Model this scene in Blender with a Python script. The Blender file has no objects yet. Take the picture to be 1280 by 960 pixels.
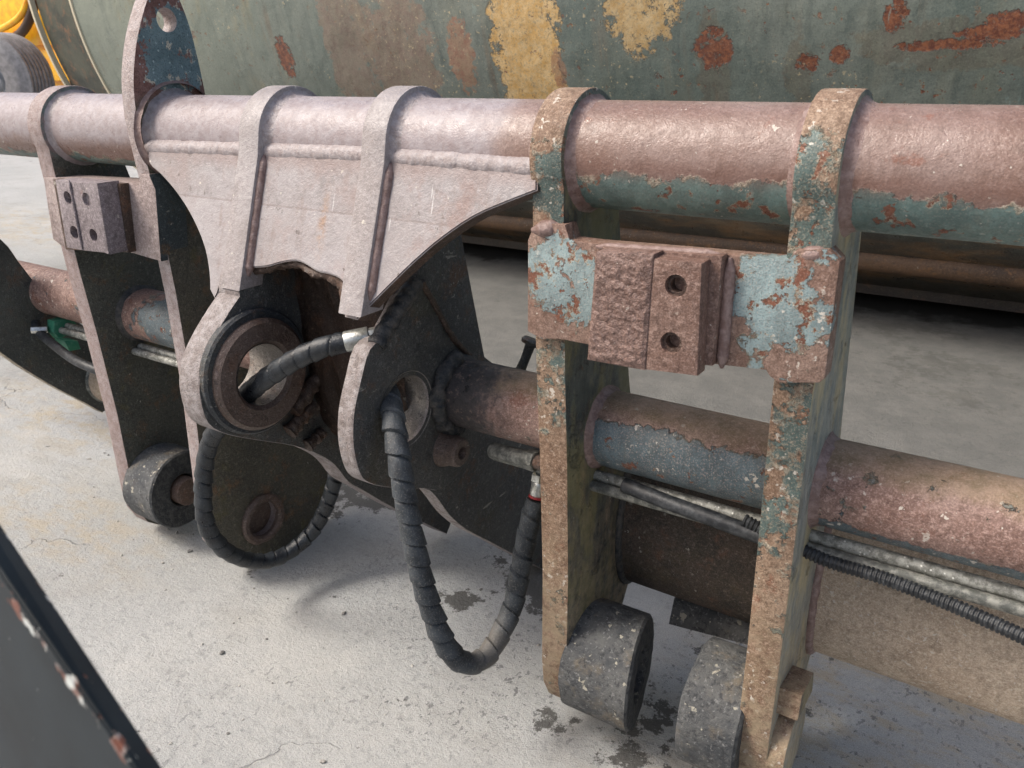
import bpy, bmesh, math, random
from math import sin, cos, pi, radians, hypot, atan2, sqrt
from mathutils import Vector, Matrix, noise

random.seed(7)
C = bpy.context.scene.collection
S = bpy.context.scene

# ------------------------------------------------------------------ camera
H = 1.602                     # height of the lens above the concrete, metres
F = 1013.0                    # focal length in pixels of a 1280 px wide frame
def _n(v): return Vector(v).normalized()
_vx = _n((-1640, -377, F)); _vz = Vector((35, 2570, F))
AX = -_vx                                       # world axes seen in lens axes (right, down, forward)
AZ = -(_vz - _vz.dot(AX) * AX).normalized()
AY = AZ.cross(AX)
if AY.z < 0: AY = -AY
cam_d = bpy.data.cameras.new('camera'); cam = bpy.data.objects.new('camera', cam_d); C.objects.link(cam)
right = Vector((AX.x, AY.x, AZ.x)); down = Vector((AX.y, AY.y, AZ.y)); fwd = Vector((AX.z, AY.z, AZ.z))
M = Matrix((right, -down, -fwd)).transposed().to_4x4(); M.translation = (0, 0, H)
cam.matrix_world = M
cam_d.sensor_width = 36; cam_d.sensor_fit = 'HORIZONTAL'; cam_d.lens = F / 1280 * 36
cam_d.clip_start = 0.02; cam_d.clip_end = 500
cam_d.dof.use_dof = True; cam_d.dof.focus_distance = 2.0; cam_d.dof.aperture_fstop = 8
S.camera = cam

# ------------------------------------------------------------------ light
SUN_EL, SUN_AZ = 50, 232      # azimuth clockwise from +Y (0 = away from the lens)
w = bpy.data.worlds.new('World'); S.world = w; w.use_nodes = True
nt = w.node_tree; bg = nt.nodes['Background']
sky = nt.nodes.new('ShaderNodeTexSky'); sky.sky_type = 'NISHITA'; sky.sun_disc = False
sky.sun_elevation = radians(SUN_EL); sky.sun_rotation = radians(SUN_AZ)
sky.air_density = 1.0; sky.dust_density = 5.5; sky.ozone_density = 0.2
nt.links.new(sky.outputs[0], bg.inputs[0]); bg.inputs[1].default_value = 0.15
sd = bpy.data.lights.new('sun', 'SUN'); so = bpy.data.objects.new('sun', sd); C.objects.link(so)
sd.energy = 1.9; sd.angle = radians(16); sd.color = (1, .96, .9)
_s = Vector((sin(radians(SUN_AZ)) * cos(radians(SUN_EL)), cos(radians(SUN_AZ)) * cos(radians(SUN_EL)), sin(radians(SUN_EL))))
so.rotation_euler = _s.to_track_quat('Z', 'Y').to_euler(); so.location = (0, -3, 8)
S.view_settings.view_transform = 'Standard'; S.view_settings.look = 'None'
S.view_settings.exposure = 0.42; S.view_settings.gamma = 1; S.view_settings.use_curve_mapping = False
S.cycles.max_bounces = 8; S.cycles.diffuse_bounces = 4; S.cycles.glossy_bounces = 3

# ------------------------------------------------------------------ geometry helpers
# Geometry is laid out in metres relative to the lens (x along the tubes, y away, z up); H is added when a mesh is linked.
def ray(px, py):
    q = Vector((px - 640, py - 480, F))
    return Vector((AX.dot(q), AY.dot(q), AZ.dot(q)))
def P(px, py, axis, val):
    d = ray(px, py); return d * (val / d['xyz'.index(axis)])
def Pyz(pts, x):              # outline of a plate that lies in the plane X = x
    return [(P(a, b, 'x', x).y, P(a, b, 'x', x).z) for a, b in pts]
def Pxz(pts, y):
    return [(P(a, b, 'y', y).x, P(a, b, 'y', y).z) for a, b in pts]
def smooth(pts, n=5, closed=False):
    out = []; L = len(pts)
    rng = range(L if closed else L - 1)
    for i in rng:
        g = lambda k: Vector(pts[k % L] if closed else pts[min(max(k, 0), L - 1)])
        p0, p1, p2, p3 = g(i - 1), g(i), g(i + 1), g(i + 2)
        for j in range(n):
            t = j / n
            out.append(0.5 * ((2 * p1) + (p2 - p0) * t + (2 * p0 - 5 * p1 + 4 * p2 - p3) * t * t + (3 * p1 - p0 - 3 * p2 + p3) * t ** 3))
    if not closed: out.append(Vector(pts[-1]))
    return [tuple(p) for p in out]
def arc(cy, cz, r, a0, a1, n=24):
    return [(cy + r * cos(radians(a0 + (a1 - a0) * i / n)), cz + r * sin(radians(a0 + (a1 - a0) * i / n))) for i in range(n + 1)]

ROOTS = {}
def finish(name, bm, m, parent=None, sharp=35):
    me = bpy.data.meshes.new(name)
    bmesh.ops.recalc_face_normals(bm, faces=bm.faces[:])
    off = Vector((0, 0, H))
    if parent is not None:
        r = parent
        while r.parent: r = r.parent
        off = off - r.location
    for v in bm.verts: v.co += off
    bm.to_mesh(me); bm.free()
    me.materials.append(m)
    for p in me.polygons: p.use_smooth = True
    me.set_sharp_from_angle(angle=radians(sharp))
    o = bpy.data.objects.new(name, me); C.objects.link(o)
    if parent is not None: o.parent = parent
    return o
def thing(name, label, cat, loc=(0, 0, 0), group=None):
    o = bpy.data.objects.new(name, None); C.objects.link(o); o.location = loc; o.empty_display_size = .1
    o['label'] = label; o['category'] = cat
    if group: o['group'] = group
    return o
def tag(o, label, cat, group=None, kind=None):
    if label: o['label'] = label
    if cat: o['category'] = cat
    if group: o['group'] = group
    if kind: o['kind'] = kind
    return o

def map3(axis, a, b, v):      # (a, b) in the plane, v along the axis
    return {'x': (v, a, b), 'y': (a, v, b), 'z': (a, b, v)}[axis]
def prism_bm(pts, axis, v0, v1, bev=.003, bm=None):
    own = bm is None
    bm = bm or bmesh.new()
    lo = [bm.verts.new(map3(axis, a, b, v0)) for a, b in pts]
    hi = [bm.verts.new(map3(axis, a, b, v1)) for a, b in pts]
    n = len(pts)
    f0 = bm.faces.new(lo); f1 = bm.faces.new(hi[::-1])
    for i in range(n):
        bm.faces.new((lo[(i + 1) % n], lo[i], hi[i], hi[(i + 1) % n]))
    bmesh.ops.recalc_face_normals(bm, faces=bm.faces[:])
    if bev:
        ed = list({e for f in (f0, f1) for e in f.edges})
        bmesh.ops.bevel(bm, geom=ed, offset=bev, segments=2, affect='EDGES', profile=.6, clamp_overlap=True)
    return bm
def cyl_bm(p0, p1, r, seg=48, bev=0, r1=None, bm=None, rings=1):
    own = bm or bmesh.new()
    p0 = Vector(p0); p1 = Vector(p1); d = (p1 - p0); L = d.length; d.normalize()
    q = d.to_track_quat('Z', 'Y')
    prof = []
    r1 = r if r1 is None else r1
    if bev: prof = [(0, 0), (r - bev, 0), (r - bev * .3, bev * .3), (r, bev)] + [(r + (r1 - r) * k / rings, bev + (L - 2 * bev) * k / rings) for k in range(1, rings + 1)] + [(r1 - bev * .3, L - bev * .3), (r1 - bev, L), (0, L)]
    else: prof = [(0, 0), (r, 0)] + [(r + (r1 - r) * k / rings, L * k / rings) for k in range(1, rings + 1)] + [(0, L)]
    lathe(own, prof, lambda x, y, z: p0 + q @ Vector((x, y, z)), seg)
    return own
def lathe(bm, prof, fn, seg=48):
    rings = []
    for (r, z) in prof:
        if r < 1e-6: rings.append([bm.verts.new(fn(0, 0, z))])
        else: rings.append([bm.verts.new(fn(r * cos(2 * pi * k / seg), r * sin(2 * pi * k / seg), z)) for k in range(seg)])
    for a, b in zip(rings, rings[1:]):
        for k in range(seg):
            k2 = (k + 1) % seg
            if len(a) == 1 and len(b) == 1: continue
            if len(a) == 1: bm.faces.new((a[0], b[k], b[k2]))
            elif len(b) == 1: bm.faces.new((a[k], b[0], a[k2]))
            else: bm.faces.new((a[k], b[k], b[k2], a[k2]))
    return bm
def ring_bm(x0, x1, cy, cz, ro, ri, bev=.003, seg=56):   # a collar about an axis along X, bored through
    bm = bmesh.new()
    prof = [(ri, 0), (ri, x1 - x0 - bev), (ri + bev, x1 - x0), (ro - bev, x1 - x0), (ro, x1 - x0 - bev), (ro, 0), (ri, 0)]
    return lathe(bm, prof, lambda a, b, z: Vector((x0 + z, cy + a, cz + b)), seg)
def tube_bm(path, r, seg=16, caps=True, rad=None, bm=None):
    bm = bm or bmesh.new(); path = [Vector(p) for p in path]; n = len(path)
    T = [(path[min(i + 1, n - 1)] - path[max(i - 1, 0)]).normalized() for i in range(n)]
    up = T[0].orthogonal().normalized(); rings = []
    for i, p in enumerate(path):
        up = (up - T[i] * up.dot(T[i])).normalized(); s = T[i].cross(up)
        rr = []
        for k in range(seg):
            a = 2 * pi * k / seg
            R = rad(i, a) if rad else r
            rr.append(bm.verts.new(p + (up * cos(a) + s * sin(a)) * R))
        rings.append(rr)
    for a, b in zip(rings, rings[1:]):
        for k in range(seg): bm.faces.new((a[k], b[k], b[(k + 1) % seg], a[(k + 1) % seg]))
    if caps: bm.faces.new(rings[0][::-1]); bm.faces.new(rings[-1])
    return bm
def resample(pts, step):
    pts = [Vector(p) for p in pts]; out = [pts[0].copy()]; acc = 0
    for a, b in zip(pts, pts[1:]):
        L = (b - a).length; d = step - acc
        while d <= L: out.append(a + (b - a) * (d / L)); d += step
        acc = L - (d - step)
    return out
def weld_ring(x, cy, cz, r, wd, side, seed=0, a0=0, a1=360, n=240):
    """bead of ripples in the corner between a tube (axis X, radius r) and a plate face at x"""
    bm = bmesh.new(); rows = []
    full = abs(a1 - a0) >= 360
    for i in range(n if full else n + 1):
        a = radians(a0 + (a1 - a0) * i / n)
        k = 1 + .16 * noise.noise(Vector((i * .14, seed, 0))) + .05 * noise.noise(Vector((i * .7, seed, 8)))
        row = []
        for j in range(6):
            t = j / 5; bul = 1 + .22 * sin(pi * t)
            rip = 1 + .018 * sin(i * 2.1 + t * 2 + noise.noise(Vector((i * .2, seed, 3))) * 3)
            dx = wd * (1 - sin(t * pi / 2) * .9 - t * .1) * k * rip + .0025; dr = wd * .62 * (1 - cos(t * pi / 2) * .9 - (1 - t) * .1) * k * rip + .003
            rr = r - .004 + dr
            row.append(bm.verts.new((x + side * (dx - .004), cy + rr * cos(a), cz + rr * sin(a))))
        rows.append(row)
    pr = list(zip(rows, rows[1:] + ([rows[0]] if full else [])))
    for A, B in pr:
        for j in range(5): bm.faces.new((A[j], A[j + 1], B[j + 1], B[j]))
    return bm
def weld_line(p0, p1, r, seed=0, step=.003, taper=True):
    p0 = Vector(p0); p1 = Vector(p1); n = max(int((p1 - p0).length / step), 3)
    path = [p0.lerp(p1, i / n) for i in range(n + 1)]
    def rad(i, a): return r * (1 + .09 * noise.noise(Vector((i * .1, seed, 1))) + .012 * sin(i * 1.5 + cos(a) * 1.5 + noise.noise(Vector((i * .05, 2, seed))) * 4) + .07 * noise.noise(Vector((i * .15, a * 2, seed)))) * (min(1, .3 + .1 * min(i, n - i)) if taper else 1)
    return tube_bm(path, r, 10, True, rad)
def cut(o, bms):              # drill the holes for good, no cutter is left behind
    for bm in bms:
        me = bpy.data.meshes.new('cutter'); off = Vector((0, 0, H))
        r = o
        while r.parent: r = r.parent
        if r is not o: off -= r.location
        for v in bm.verts: v.co += off
        bmesh.ops.recalc_face_normals(bm, faces=bm.faces[:])
        bm.to_mesh(me); bm.free()
        c = bpy.data.objects.new('cutter', me); C.objects.link(c)
        if r is not o: c.parent = r
        md = o.modifiers.new('b', 'BOOLEAN'); md.operation = 'DIFFERENCE'; md.solver = 'EXACT'; md.object = c
        bpy.context.view_layer.update()
        dg = bpy.context.evaluated_depsgraph_get()
        new = bpy.data.meshes.new_from_object(o.evaluated_get(dg))
        o.modifiers.clear(); o.data = new
        bpy.data.objects.remove(c)
    for p in o.data.polygons: p.use_smooth = True
    o.data.set_sharp_from_angle(angle=radians(35))
def rough_up(o, amp, freq, lvl=0, seed=0):
    for v in o.data.vertices:
        p = v.co * freq + Vector((seed, seed * 2, 0))
        v.co += v.normal * amp * noise.fractal(p, 1, 2, 4)

# ------------------------------------------------------------------ materials
class N:
    def __init__(s, name):
        s.m = bpy.data.materials.new(name); s.m.use_nodes = True; s.t = s.m.node_tree
        s.b = s.t.nodes['Principled BSDF']; s.pos = s.new('ShaderNodeNewGeometry').outputs['Position']
    def new(s, k): return s.t.nodes.new(k)
    def set(s, sock, v):
        if isinstance(v, bpy.types.NodeSocket): s.t.links.new(v, sock)
        elif isinstance(v, (tuple, list)) and len(v) == 3 and sock.type == 'RGBA': sock.default_value = (*v, 1)
        else: sock.default_value = v
    def vec(s, scale=(1, 1, 1), loc=(0, 0, 0), src=None):
        n = s.new('ShaderNodeMapping'); s.set(n.inputs[0], src or s.pos); n.inputs['Scale'].default_value = scale; n.inputs['Location'].default_value = loc
        return n.outputs[0]
    def noise(s, scale, det=5, rough=.6, v=None, dist=0, off=0):
        n = s.new('ShaderNodeTexNoise'); n.inputs['Scale'].default_value = scale; n.inputs['Detail'].default_value = det
        n.inputs['Roughness'].default_value = rough; n.inputs['Distortion'].default_value = dist
        s.set(n.inputs['Vector'], s.vec(loc=(off, off * .7, off * 1.3), src=v) if off else (v or s.pos)); return n.outputs[0]
    def voro(s, scale, feat='F1', v=None, out=0):
        n = s.new('ShaderNodeTexVoronoi'); n.feature = feat; n.inputs['Scale'].default_value = scale; s.set(n.inputs['Vector'], v or s.pos); return n.outputs[out]
    def math(s, op, a, b=0., c=None, clamp=False):
        n = s.new('ShaderNodeMath'); n.operation = op; n.use_clamp = clamp; s.set(n.inputs[0], a); s.set(n.inputs[1], b)
        if c is not None: s.set(n.inputs[2], c)
        return n.outputs[0]
    def add(s, a, b): return s.math('ADD', a, b)
    def mul(s, a, b): return s.math('MULTIPLY', a, b)
    def sub(s, a, b): return s.math('SUBTRACT', a, b)
    def ramp(s, f, a, b, o0=0., o1=1.):
        n = s.new('ShaderNodeMapRange'); n.interpolation_type = 'SMOOTHSTEP'; n.clamp = True
        if a > b: a, b, o0, o1 = b, a, o1, o0
        s.set(n.inputs[0], f); s.set(n.inputs[1], a); s.set(n.inputs[2], b); s.set(n.inputs[3], o0); s.set(n.inputs[4], o1); return n.outputs[0]
    def mix(s, f, a, b):
        n = s.new('ShaderNodeMix'); n.data_type = 'RGBA'; s.set(n.inputs[0], f); s.set(n.inputs[6], a); s.set(n.inputs[7], b); return n.outputs[2]
    def xyz(s, src=None):
        n = s.new('ShaderNodeSeparateXYZ'); s.set(n.inputs[0], src or s.pos); return n.outputs
    def near(s, p, r0, r1, sc=(1, 1, 1)):     # 1 within r0 of the place p (lens-relative metres), 0 beyond r1
        q = (p[0], p[1], p[2] + H)
        n = s.new('ShaderNodeVectorMath'); n.operation = 'SUBTRACT'; s.set(n.inputs[0], s.pos); n.inputs[1].default_value = q
        k = s.new('ShaderNodeVectorMath'); k.operation = 'MULTIPLY'; s.set(k.inputs[0], n.outputs[0]); k.inputs[1].default_value = sc
        l = s.new('ShaderNodeVectorMath'); l.operation = 'LENGTH'; s.set(l.inputs[0], k.outputs[0])
        return s.ramp(l.outputs['Value'], r1, r0)
    def done(s, col, rough, height=None, dist=.01, strength=1, metal=0., spec=.5):
        s.set(s.b.inputs['Base Color'], col); s.set(s.b.inputs['Roughness'], rough); s.set(s.b.inputs['Metallic'], metal)
        s.b.inputs['Specular IOR Level'].default_value = spec
        if height is not None:
            n = s.new('ShaderNodeBump'); n.inputs['Strength'].default_value = strength; n.inputs['Distance'].default_value = dist
            s.set(n.inputs['Height'], height); s.t.links.new(n.outputs[0], s.b.inputs['Normal'])
        return s.m
    def mx(s, *a):
        r = a[0]
        for b in a[1:]: r = s.math('MAXIMUM', r, b)
        return r

TEAL = (.145, .225, .21); BLUE = (.25, .335, .345); RUST = (.20, .065, .032); CREAM = (.62, .56, .44)
MAUVE = (.245, .150, .138); MAUVE2 = (.33, .235, .225); BLACK = (.018, .021, .024); MOSS = (.20, .17, .045)

def speckle(n, scale, dens, v=None):
    """scattered pale chips: voronoi cells of which only a share carries a dot"""
    d = n.voro(scale, 'F1', v); c = n.voro(scale, 'F1', v, 1)
    on = n.ramp(n.xyz(c)[0], dens + .02, dens)
    return n.mul(n.ramp(d, .32, .18), on)

def worn(name, base=MAUVE, base2=MAUVE2, paint=TEAL, pmask=None, rust=RUST, rust_amt=.5, chips=.12, rough=.48, grime=0., bump=.0025, chip_scale=70, fine=1., halo=.9, spec=.5, pit=.635, flake=0.):
    n = N(name)
    big = n.noise(4.5, 6, .62, off=3); mid = n.noise(17, 6, .68, off=9); m2 = n.noise(48, 5, .68, off=15); fin = n.noise(105, 4, .75)
    dk = lambda c, k: tuple(v * k for v in c)
    col = n.mix(n.ramp(big, .34, .66), base, base2)
    col = n.mix(n.ramp(mid, .50, .68, 0, .55), col, dk(base, .68))
    col = n.mix(n.ramp(m2, .50, .66, 0, .60 * fine), col, dk(base, .55))
    col = n.mix(n.mul(n.ramp(n.noise(10, 8, .75, off=21), .64 - .2 * rust_amt, .72 - .2 * rust_amt), .6), col, rust)
    col = n.mix(n.ramp(fin, .50, .68, 0, .60 * fine), col, tuple(min(c * 1.5 + .06, .8) for c in base2))
    col = n.mix(n.ramp(fin, .46, .34, 0, .55 * fine), col, dk(base, .5))
    h = n.add(n.mul(fin, .55), n.mul(m2, .9))
    r = n.ramp(m2, .35, .65, rough - .1, rough + .12)
    if pmask is not None:
        pm = pmask(n)                                      # signed field, paint where > 0
        edge = n.add(pm, n.add(n.mul(n.sub(n.noise(12, 6, .65, off=5), .5), .6 + flake), n.mul(n.sub(n.noise(46, 6, .7, off=25), .5), .3 + flake)))
        pn = n.noise(27, 7, .66, off=14)
        pits = n.ramp(pn, pit, pit + .015)                 # flakes missing within the paint
        mask = n.mul(n.ramp(edge, -.015, .015), n.sub(1, pits))
        rim = n.mul(n.ramp(n.math('ABSOLUTE', edge), .05, .01), n.ramp(n.noise(22, 4, .6, off=31), .45, .6))
        pr = n.mul(n.mul(n.ramp(n.math('ABSOLUTE', n.sub(pn, pit + .005)), .022, .006), n.ramp(edge, -.02, .04)), n.ramp(n.noise(19, 4, .6, off=35), .42, .55))
        prst = n.mul(pits, n.ramp(edge, -.05, .05))
        col = n.mix(n.mul(prst, .8), col, rust)
        col = n.mix(n.mul(prst, n.ramp(fin, .4, .6, 0, .5)), col, dk(rust, .35))
        pc = n.mix(n.ramp(n.noise(8, 7, .72, v=n.vec((1.4, 1.4, .6)), off=2), .35, .68), dk(paint, .62), dk(paint, 1.2))
        pc = n.mix(n.ramp(n.noise(50, 5, .65, v=n.vec((1, 1, .12)), off=8), .50, .72, 0, .6), pc, tuple(.55 * c + .45 * d for c, d in zip(paint, (.16, .14, .10))))
        pc = n.mix(n.ramp(m2, .52, .68, 0, .5), pc, dk(paint, .5))
        pc = n.mix(n.ramp(fin, .58, .7, 0, .35), pc, tuple(min(c * 1.3 + .08, .8) for c in paint))
        col = n.mix(mask, col, pc)
        col = n.mix(n.mul(n.mx(rim, pr), halo), col, n.mix(n.ramp(fin, .35, .6), (.34, .28, .2), CREAM))
        h = n.add(h, n.mul(mask, 2.6)); h = n.add(h, n.mul(rim, .6))
        r = n.mix(mask, r, n.ramp(m2, .3, .7, .34, .52))
    hf = n.noise(300, 2, .6, off=63)
    col = n.mix(n.ramp(hf, .52, .66, 0, .42 * fine), col, dk(base, .42)); col = n.mix(n.ramp(hf, .46, .34, 0, .38 * fine), col, tuple(min(c * 1.45 + .05, .8) for c in base2))
    h = n.add(h, n.mul(hf, .35))
    if chips:
        cn = n.noise(chip_scale, 3, .55, off=17)
        sp = n.mul(n.ramp(cn, .70 - .1 * chips, .725 - .1 * chips), n.ramp(n.noise(9, 5, .65, off=37), .42, .58))
        col = n.mix(n.mul(sp, .85), col, (.62, .57, .50))
    if grime:
        g = n.mul(n.ramp(n.noise(7, 7, .7, off=41), .4, .65), grime)
        col = n.mix(g, col, (.035, .034, .03))
    return n.done(col, r, h, bump, 1, spec=spec)

def overlay(m, fn):
    n = N.__new__(N); n.m = m; n.t = m.node_tree; n.b = n.t.nodes['Principled BSDF']
    n.pos = n.new('ShaderNodeNewGeometry').outputs['Position']
    n.set(n.b.inputs['Base Color'], fn(n, n.b.inputs['Base Color'].links[0].from_socket))
def f_tube_top(n):            # green paint survives on the lower flank of the top tube
    x, y, z = n.xyz()
    zr = n.sub(z, -.164 + H)
    thr = n.ramp(x, -1.05, -.85, -.072, -.022)
    thr = n.sub(thr, n.ramp(x, -.26, .15, 0, .03))
    drip = n.mul(n.sub(n.noise(16, 4, .6, v=n.vec((1, .1, .05))), .5), .35)
    return n.add(n.mul(n.sub(thr, zr), 8.), drip)
M_TOP = worn('top_tube_paint', base=(.20, .122, .096), base2=(.265, .190, .168), pmask=f_tube_top, chips=.2, rough=.36, rust_amt=.3, fine=.5, pit=.575, bump=.0018)
def top_sheen_wear(n, c):
    x, y, z = n.xyz(); zr = n.sub(z, -.164 + H)
    k = n.add(n.mul(n.sub(n.noise(6, 6, .7, off=3), .5), .5), n.ramp(x, -.80, -1.05))
    m = n.mul(n.ramp(k, .3, .7), n.ramp(n.add(zr, n.mul(n.sub(n.noise(14, 5, .7, off=8), .5), .05)), -.05, .0))
    c = n.mix(n.mul(m, .8), c, n.mix(n.ramp(n.noise(40, 5, .7, off=2), .35, .65), (.28, .24, .25), (.37, .34, .36)))  # sky sheen on the tube's upper left, painted as pale lavender
    b = n.ramp(n.math('ABSOLUTE', n.add(n.add(zr, .012), n.mul(n.sub(n.noise(9, 5, .6, off=2), .5), .03))), .03, .0)
    c = n.mix(n.mul(n.mul(b, n.ramp(x, -1.0, -.8)), .45), c, (.17, .085, .065))
    return c
overlay(M_TOP, top_sheen_wear)
def f_tube_low(n):
    x, y, z = n.xyz()
    g = n.near((-.56, 1.45, -.80), .2, .32, (1, .6, .9))
    g2 = n.near((-2.32, 1.45, -.77), .05, .2)
    low = n.mul(n.ramp(n.sub(z, -.777 + H), -.035, -.06), n.ramp(x, -.85, -.8))
    return n.sub(n.mx(n.mul(n.mul(g, n.ramp(n.sub(z, -.777 + H), .075, .03)), .42), n.mul(g2, .3), n.mul(low, .35)), .16)
M_LOW = worn('lower_tube_paint', base=(.215, .125, .10), base2=(.32, .215, .18), paint=(.105, .155, .175), pmask=f_tube_low, chips=.45, rough=.62, rust_amt=.35, chip_scale=60, halo=.5, pit=.6, flake=.25)
def moss_top(n, c):
    x, y, z = n.xyz()
    m = n.mul(n.ramp(n.add(n.sub(z, LZ_ + H), n.mul(n.sub(n.noise(14, 6, .7, off=5), .5), .06)), .045, .08), n.ramp(x, -1.3, -1.0))
    c = n.mix(n.mul(m, .55), c, n.mix(n.ramp(n.noise(20, 5, .7), .4, .6), (.19, .15, .07), (.30, .22, .13)))
    dk = n.mul(n.ramp(n.add(x, n.mul(n.sub(n.noise(30, 6, .7, off=3), .5), .25)), -.96, -1.08), n.ramp(x, -1.35, -1.2))
    return n.mix(n.mul(dk, .9), c, n.mix(n.ramp(n.noise(60, 4, .7), .55, .68), (.03, .033, .036), (.16, .12, .1)))
LZ_ = -.777
overlay(M_LOW, moss_top)
M_BOT = worn('bottom_tube_grit', base=(.45, .345, .255), base2=(.54, .435, .335), chips=.7, rough=.85, rust_amt=.1, chip_scale=95, bump=.005, fine=.85)
M_GUS = worn('gusset_primer', base=(.275, .243, .238), base2=(.335, .31, .315), chips=.05, rough=.42, rust_amt=-.12, bump=.0025, fine=.26)
def gus_wear(n, c):
    x, y, z = n.xyz()
    nb = n.noise(7, 7, .72, off=4)
    c = n.mix(n.ramp(n.add(z, n.mul(n.sub(n.noise(9, 5, .6), .5), .004)), -.298 + H, -.302 + H, 0, .22), c, (.46, .43, .44))
    seam = n.ramp(n.math('ABSOLUTE', n.sub(z, -.300 + H)), .003, .0012, 0, .5)
    c = n.mix(seam, c, (.20, .16, .15))
    c = n.mix(n.mul(n.ramp(nb, .48, .66), n.ramp(x, -1.5, -.85, .35, .8)), c, (.25, .165, .145))
    c = n.mix(n.ramp(n.add(z, n.mul(n.sub(nb, .5), .08)), -.235 + H, -.20 + H, 0, .55), c, (.24, .17, .155))
    c = n.mix(n.mul(n.ramp(n.noise(16, 5, .65, v=n.vec((1, 1, .12)), off=9), .56, .7), .5), c, (.22, .16, .14))
    sc = n.mul(n.ramp(n.noise(60, 3, .5, v=n.vec((1, .06, .12)), off=19), .68, .71), n.ramp(n.noise(5, 3, .6, off=29), .5, .6))
    c = n.mix(n.mul(sc, .6), c, (.62, .6, .6))
    pt = n.mul(n.ramp(n.noise(52, 3, .5, off=39), .665, .69), n.ramp(n.noise(6, 4, .6, off=49), .46, .58))
    c = n.mix(n.mul(pt, .8), c, (.11, .085, .075))
    rs = n.mul(n.near((-1.36, 1.29, -.33), .0, .06, (2.6, 1, .45)), n.ramp(n.noise(30, 5, .7), .4, .6))
    return n.mix(n.mul(rs, .7), c, (.34, .19, .10))
overlay(M_GUS, gus_wear)
M_RIB = worn('rib_primer', base=(.275, .238, .23), base2=(.355, .325, .325), chips=.12, rough=.42, rust_amt=.0, bump=.0025, fine=.4)
def f_post(n):
    x, y, z = n.xyz()
    side = n.mul(n.ramp(n.math('ABSOLUTE', n.xyz(n.new('ShaderNodeNewGeometry').outputs['True Normal'])[0]), .6, .8), .28)
    a = n.near(P(696, 235, 'y', 1.32), .05, .09); b = n.near(P(1018, 270, 'y', 1.32), .05, .12, (1, .6, .6))
    c = n.near(P(690, 470, 'y', 1.34), .03, .12, (1, 1, .5)); d = n.near(P(975, 560, 'y', 1.34), .05, .2, (1, 1, .5))
    hi = n.ramp(z, -.95 + H, -.6 + H)
    return n.sub(n.mx(n.mul(side, hi), n.mul(n.mx(a, b), .16), n.mul(n.mx(c, d), .13)), .13)
def post_mat(name, moss):
    n = None
    m = worn(name, base=(.19, .112, .070), base2=(.30, .212, .145), paint=(.095, .145, .135), pmask=f_post, chips=.75, rough=.62, rust_amt=.3, chip_scale=62, flake=.2, pit=.6)
    n = N.__new__(N); n.m = m; n.t = m.node_tree; n.b = n.t.nodes['Principled BSDF']
    n.pos = n.new('ShaderNodeNewGeometry').outputs['Position']
    src = n.b.inputs['Base Color'].links[0].from_socket
    x, y, z = n.xyz()
    side = n.ramp(n.math('ABSOLUTE', n.xyz(n.new('ShaderNodeNewGeometry').outputs['True Normal'])[0]), .6, .8)
    side = n.mul(side, n.ramp(z, -.13 + H, -.22 + H, .35, 1))
    st = n.noise(15, 7, .7, v=n.vec((1, 2.2, .5)), off=55)
    dark = n.mul(side, n.ramp(st, .30, .52, (.25 if moss < .6 else .5), (.92 if moss < .6 else .85)))
    pl = moss > .6
    c = n.mix(dark, src, n.mix(n.ramp(n.noise(30, 7, .7, v=n.vec((1, 1.5, .4)), off=65), .38, .62), (.20, .235, .22) if pl else (.04, .048, .045), (.36, .37, .32) if pl else (.085, .095, .085)))
    c = n.mix(n.mul(side, n.mul(n.ramp(n.noise(7, 6, .7, v=n.vec((1, 1.6, .7)), off=71), .44, .62), moss)), c, (.50, .42, .24) if pl else (.27, .235, .10))
    low = n.mul(n.ramp(n.add(z, n.mul(n.sub(n.noise(6, 6, .7, off=15), .5), .8)), -.85 + H, -1.35 + H), n.ramp(n.noise(40, 5, .7, off=25), .36, .6))
    c = n.mix(n.mul(low, .65), c, (.36, .29, .19))
    n.set(n.b.inputs['Base Color'], c)
    return m
M_POST = post_mat('post_paint', .55); M_POST2 = post_mat('post_paint_pale', .8)
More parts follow.
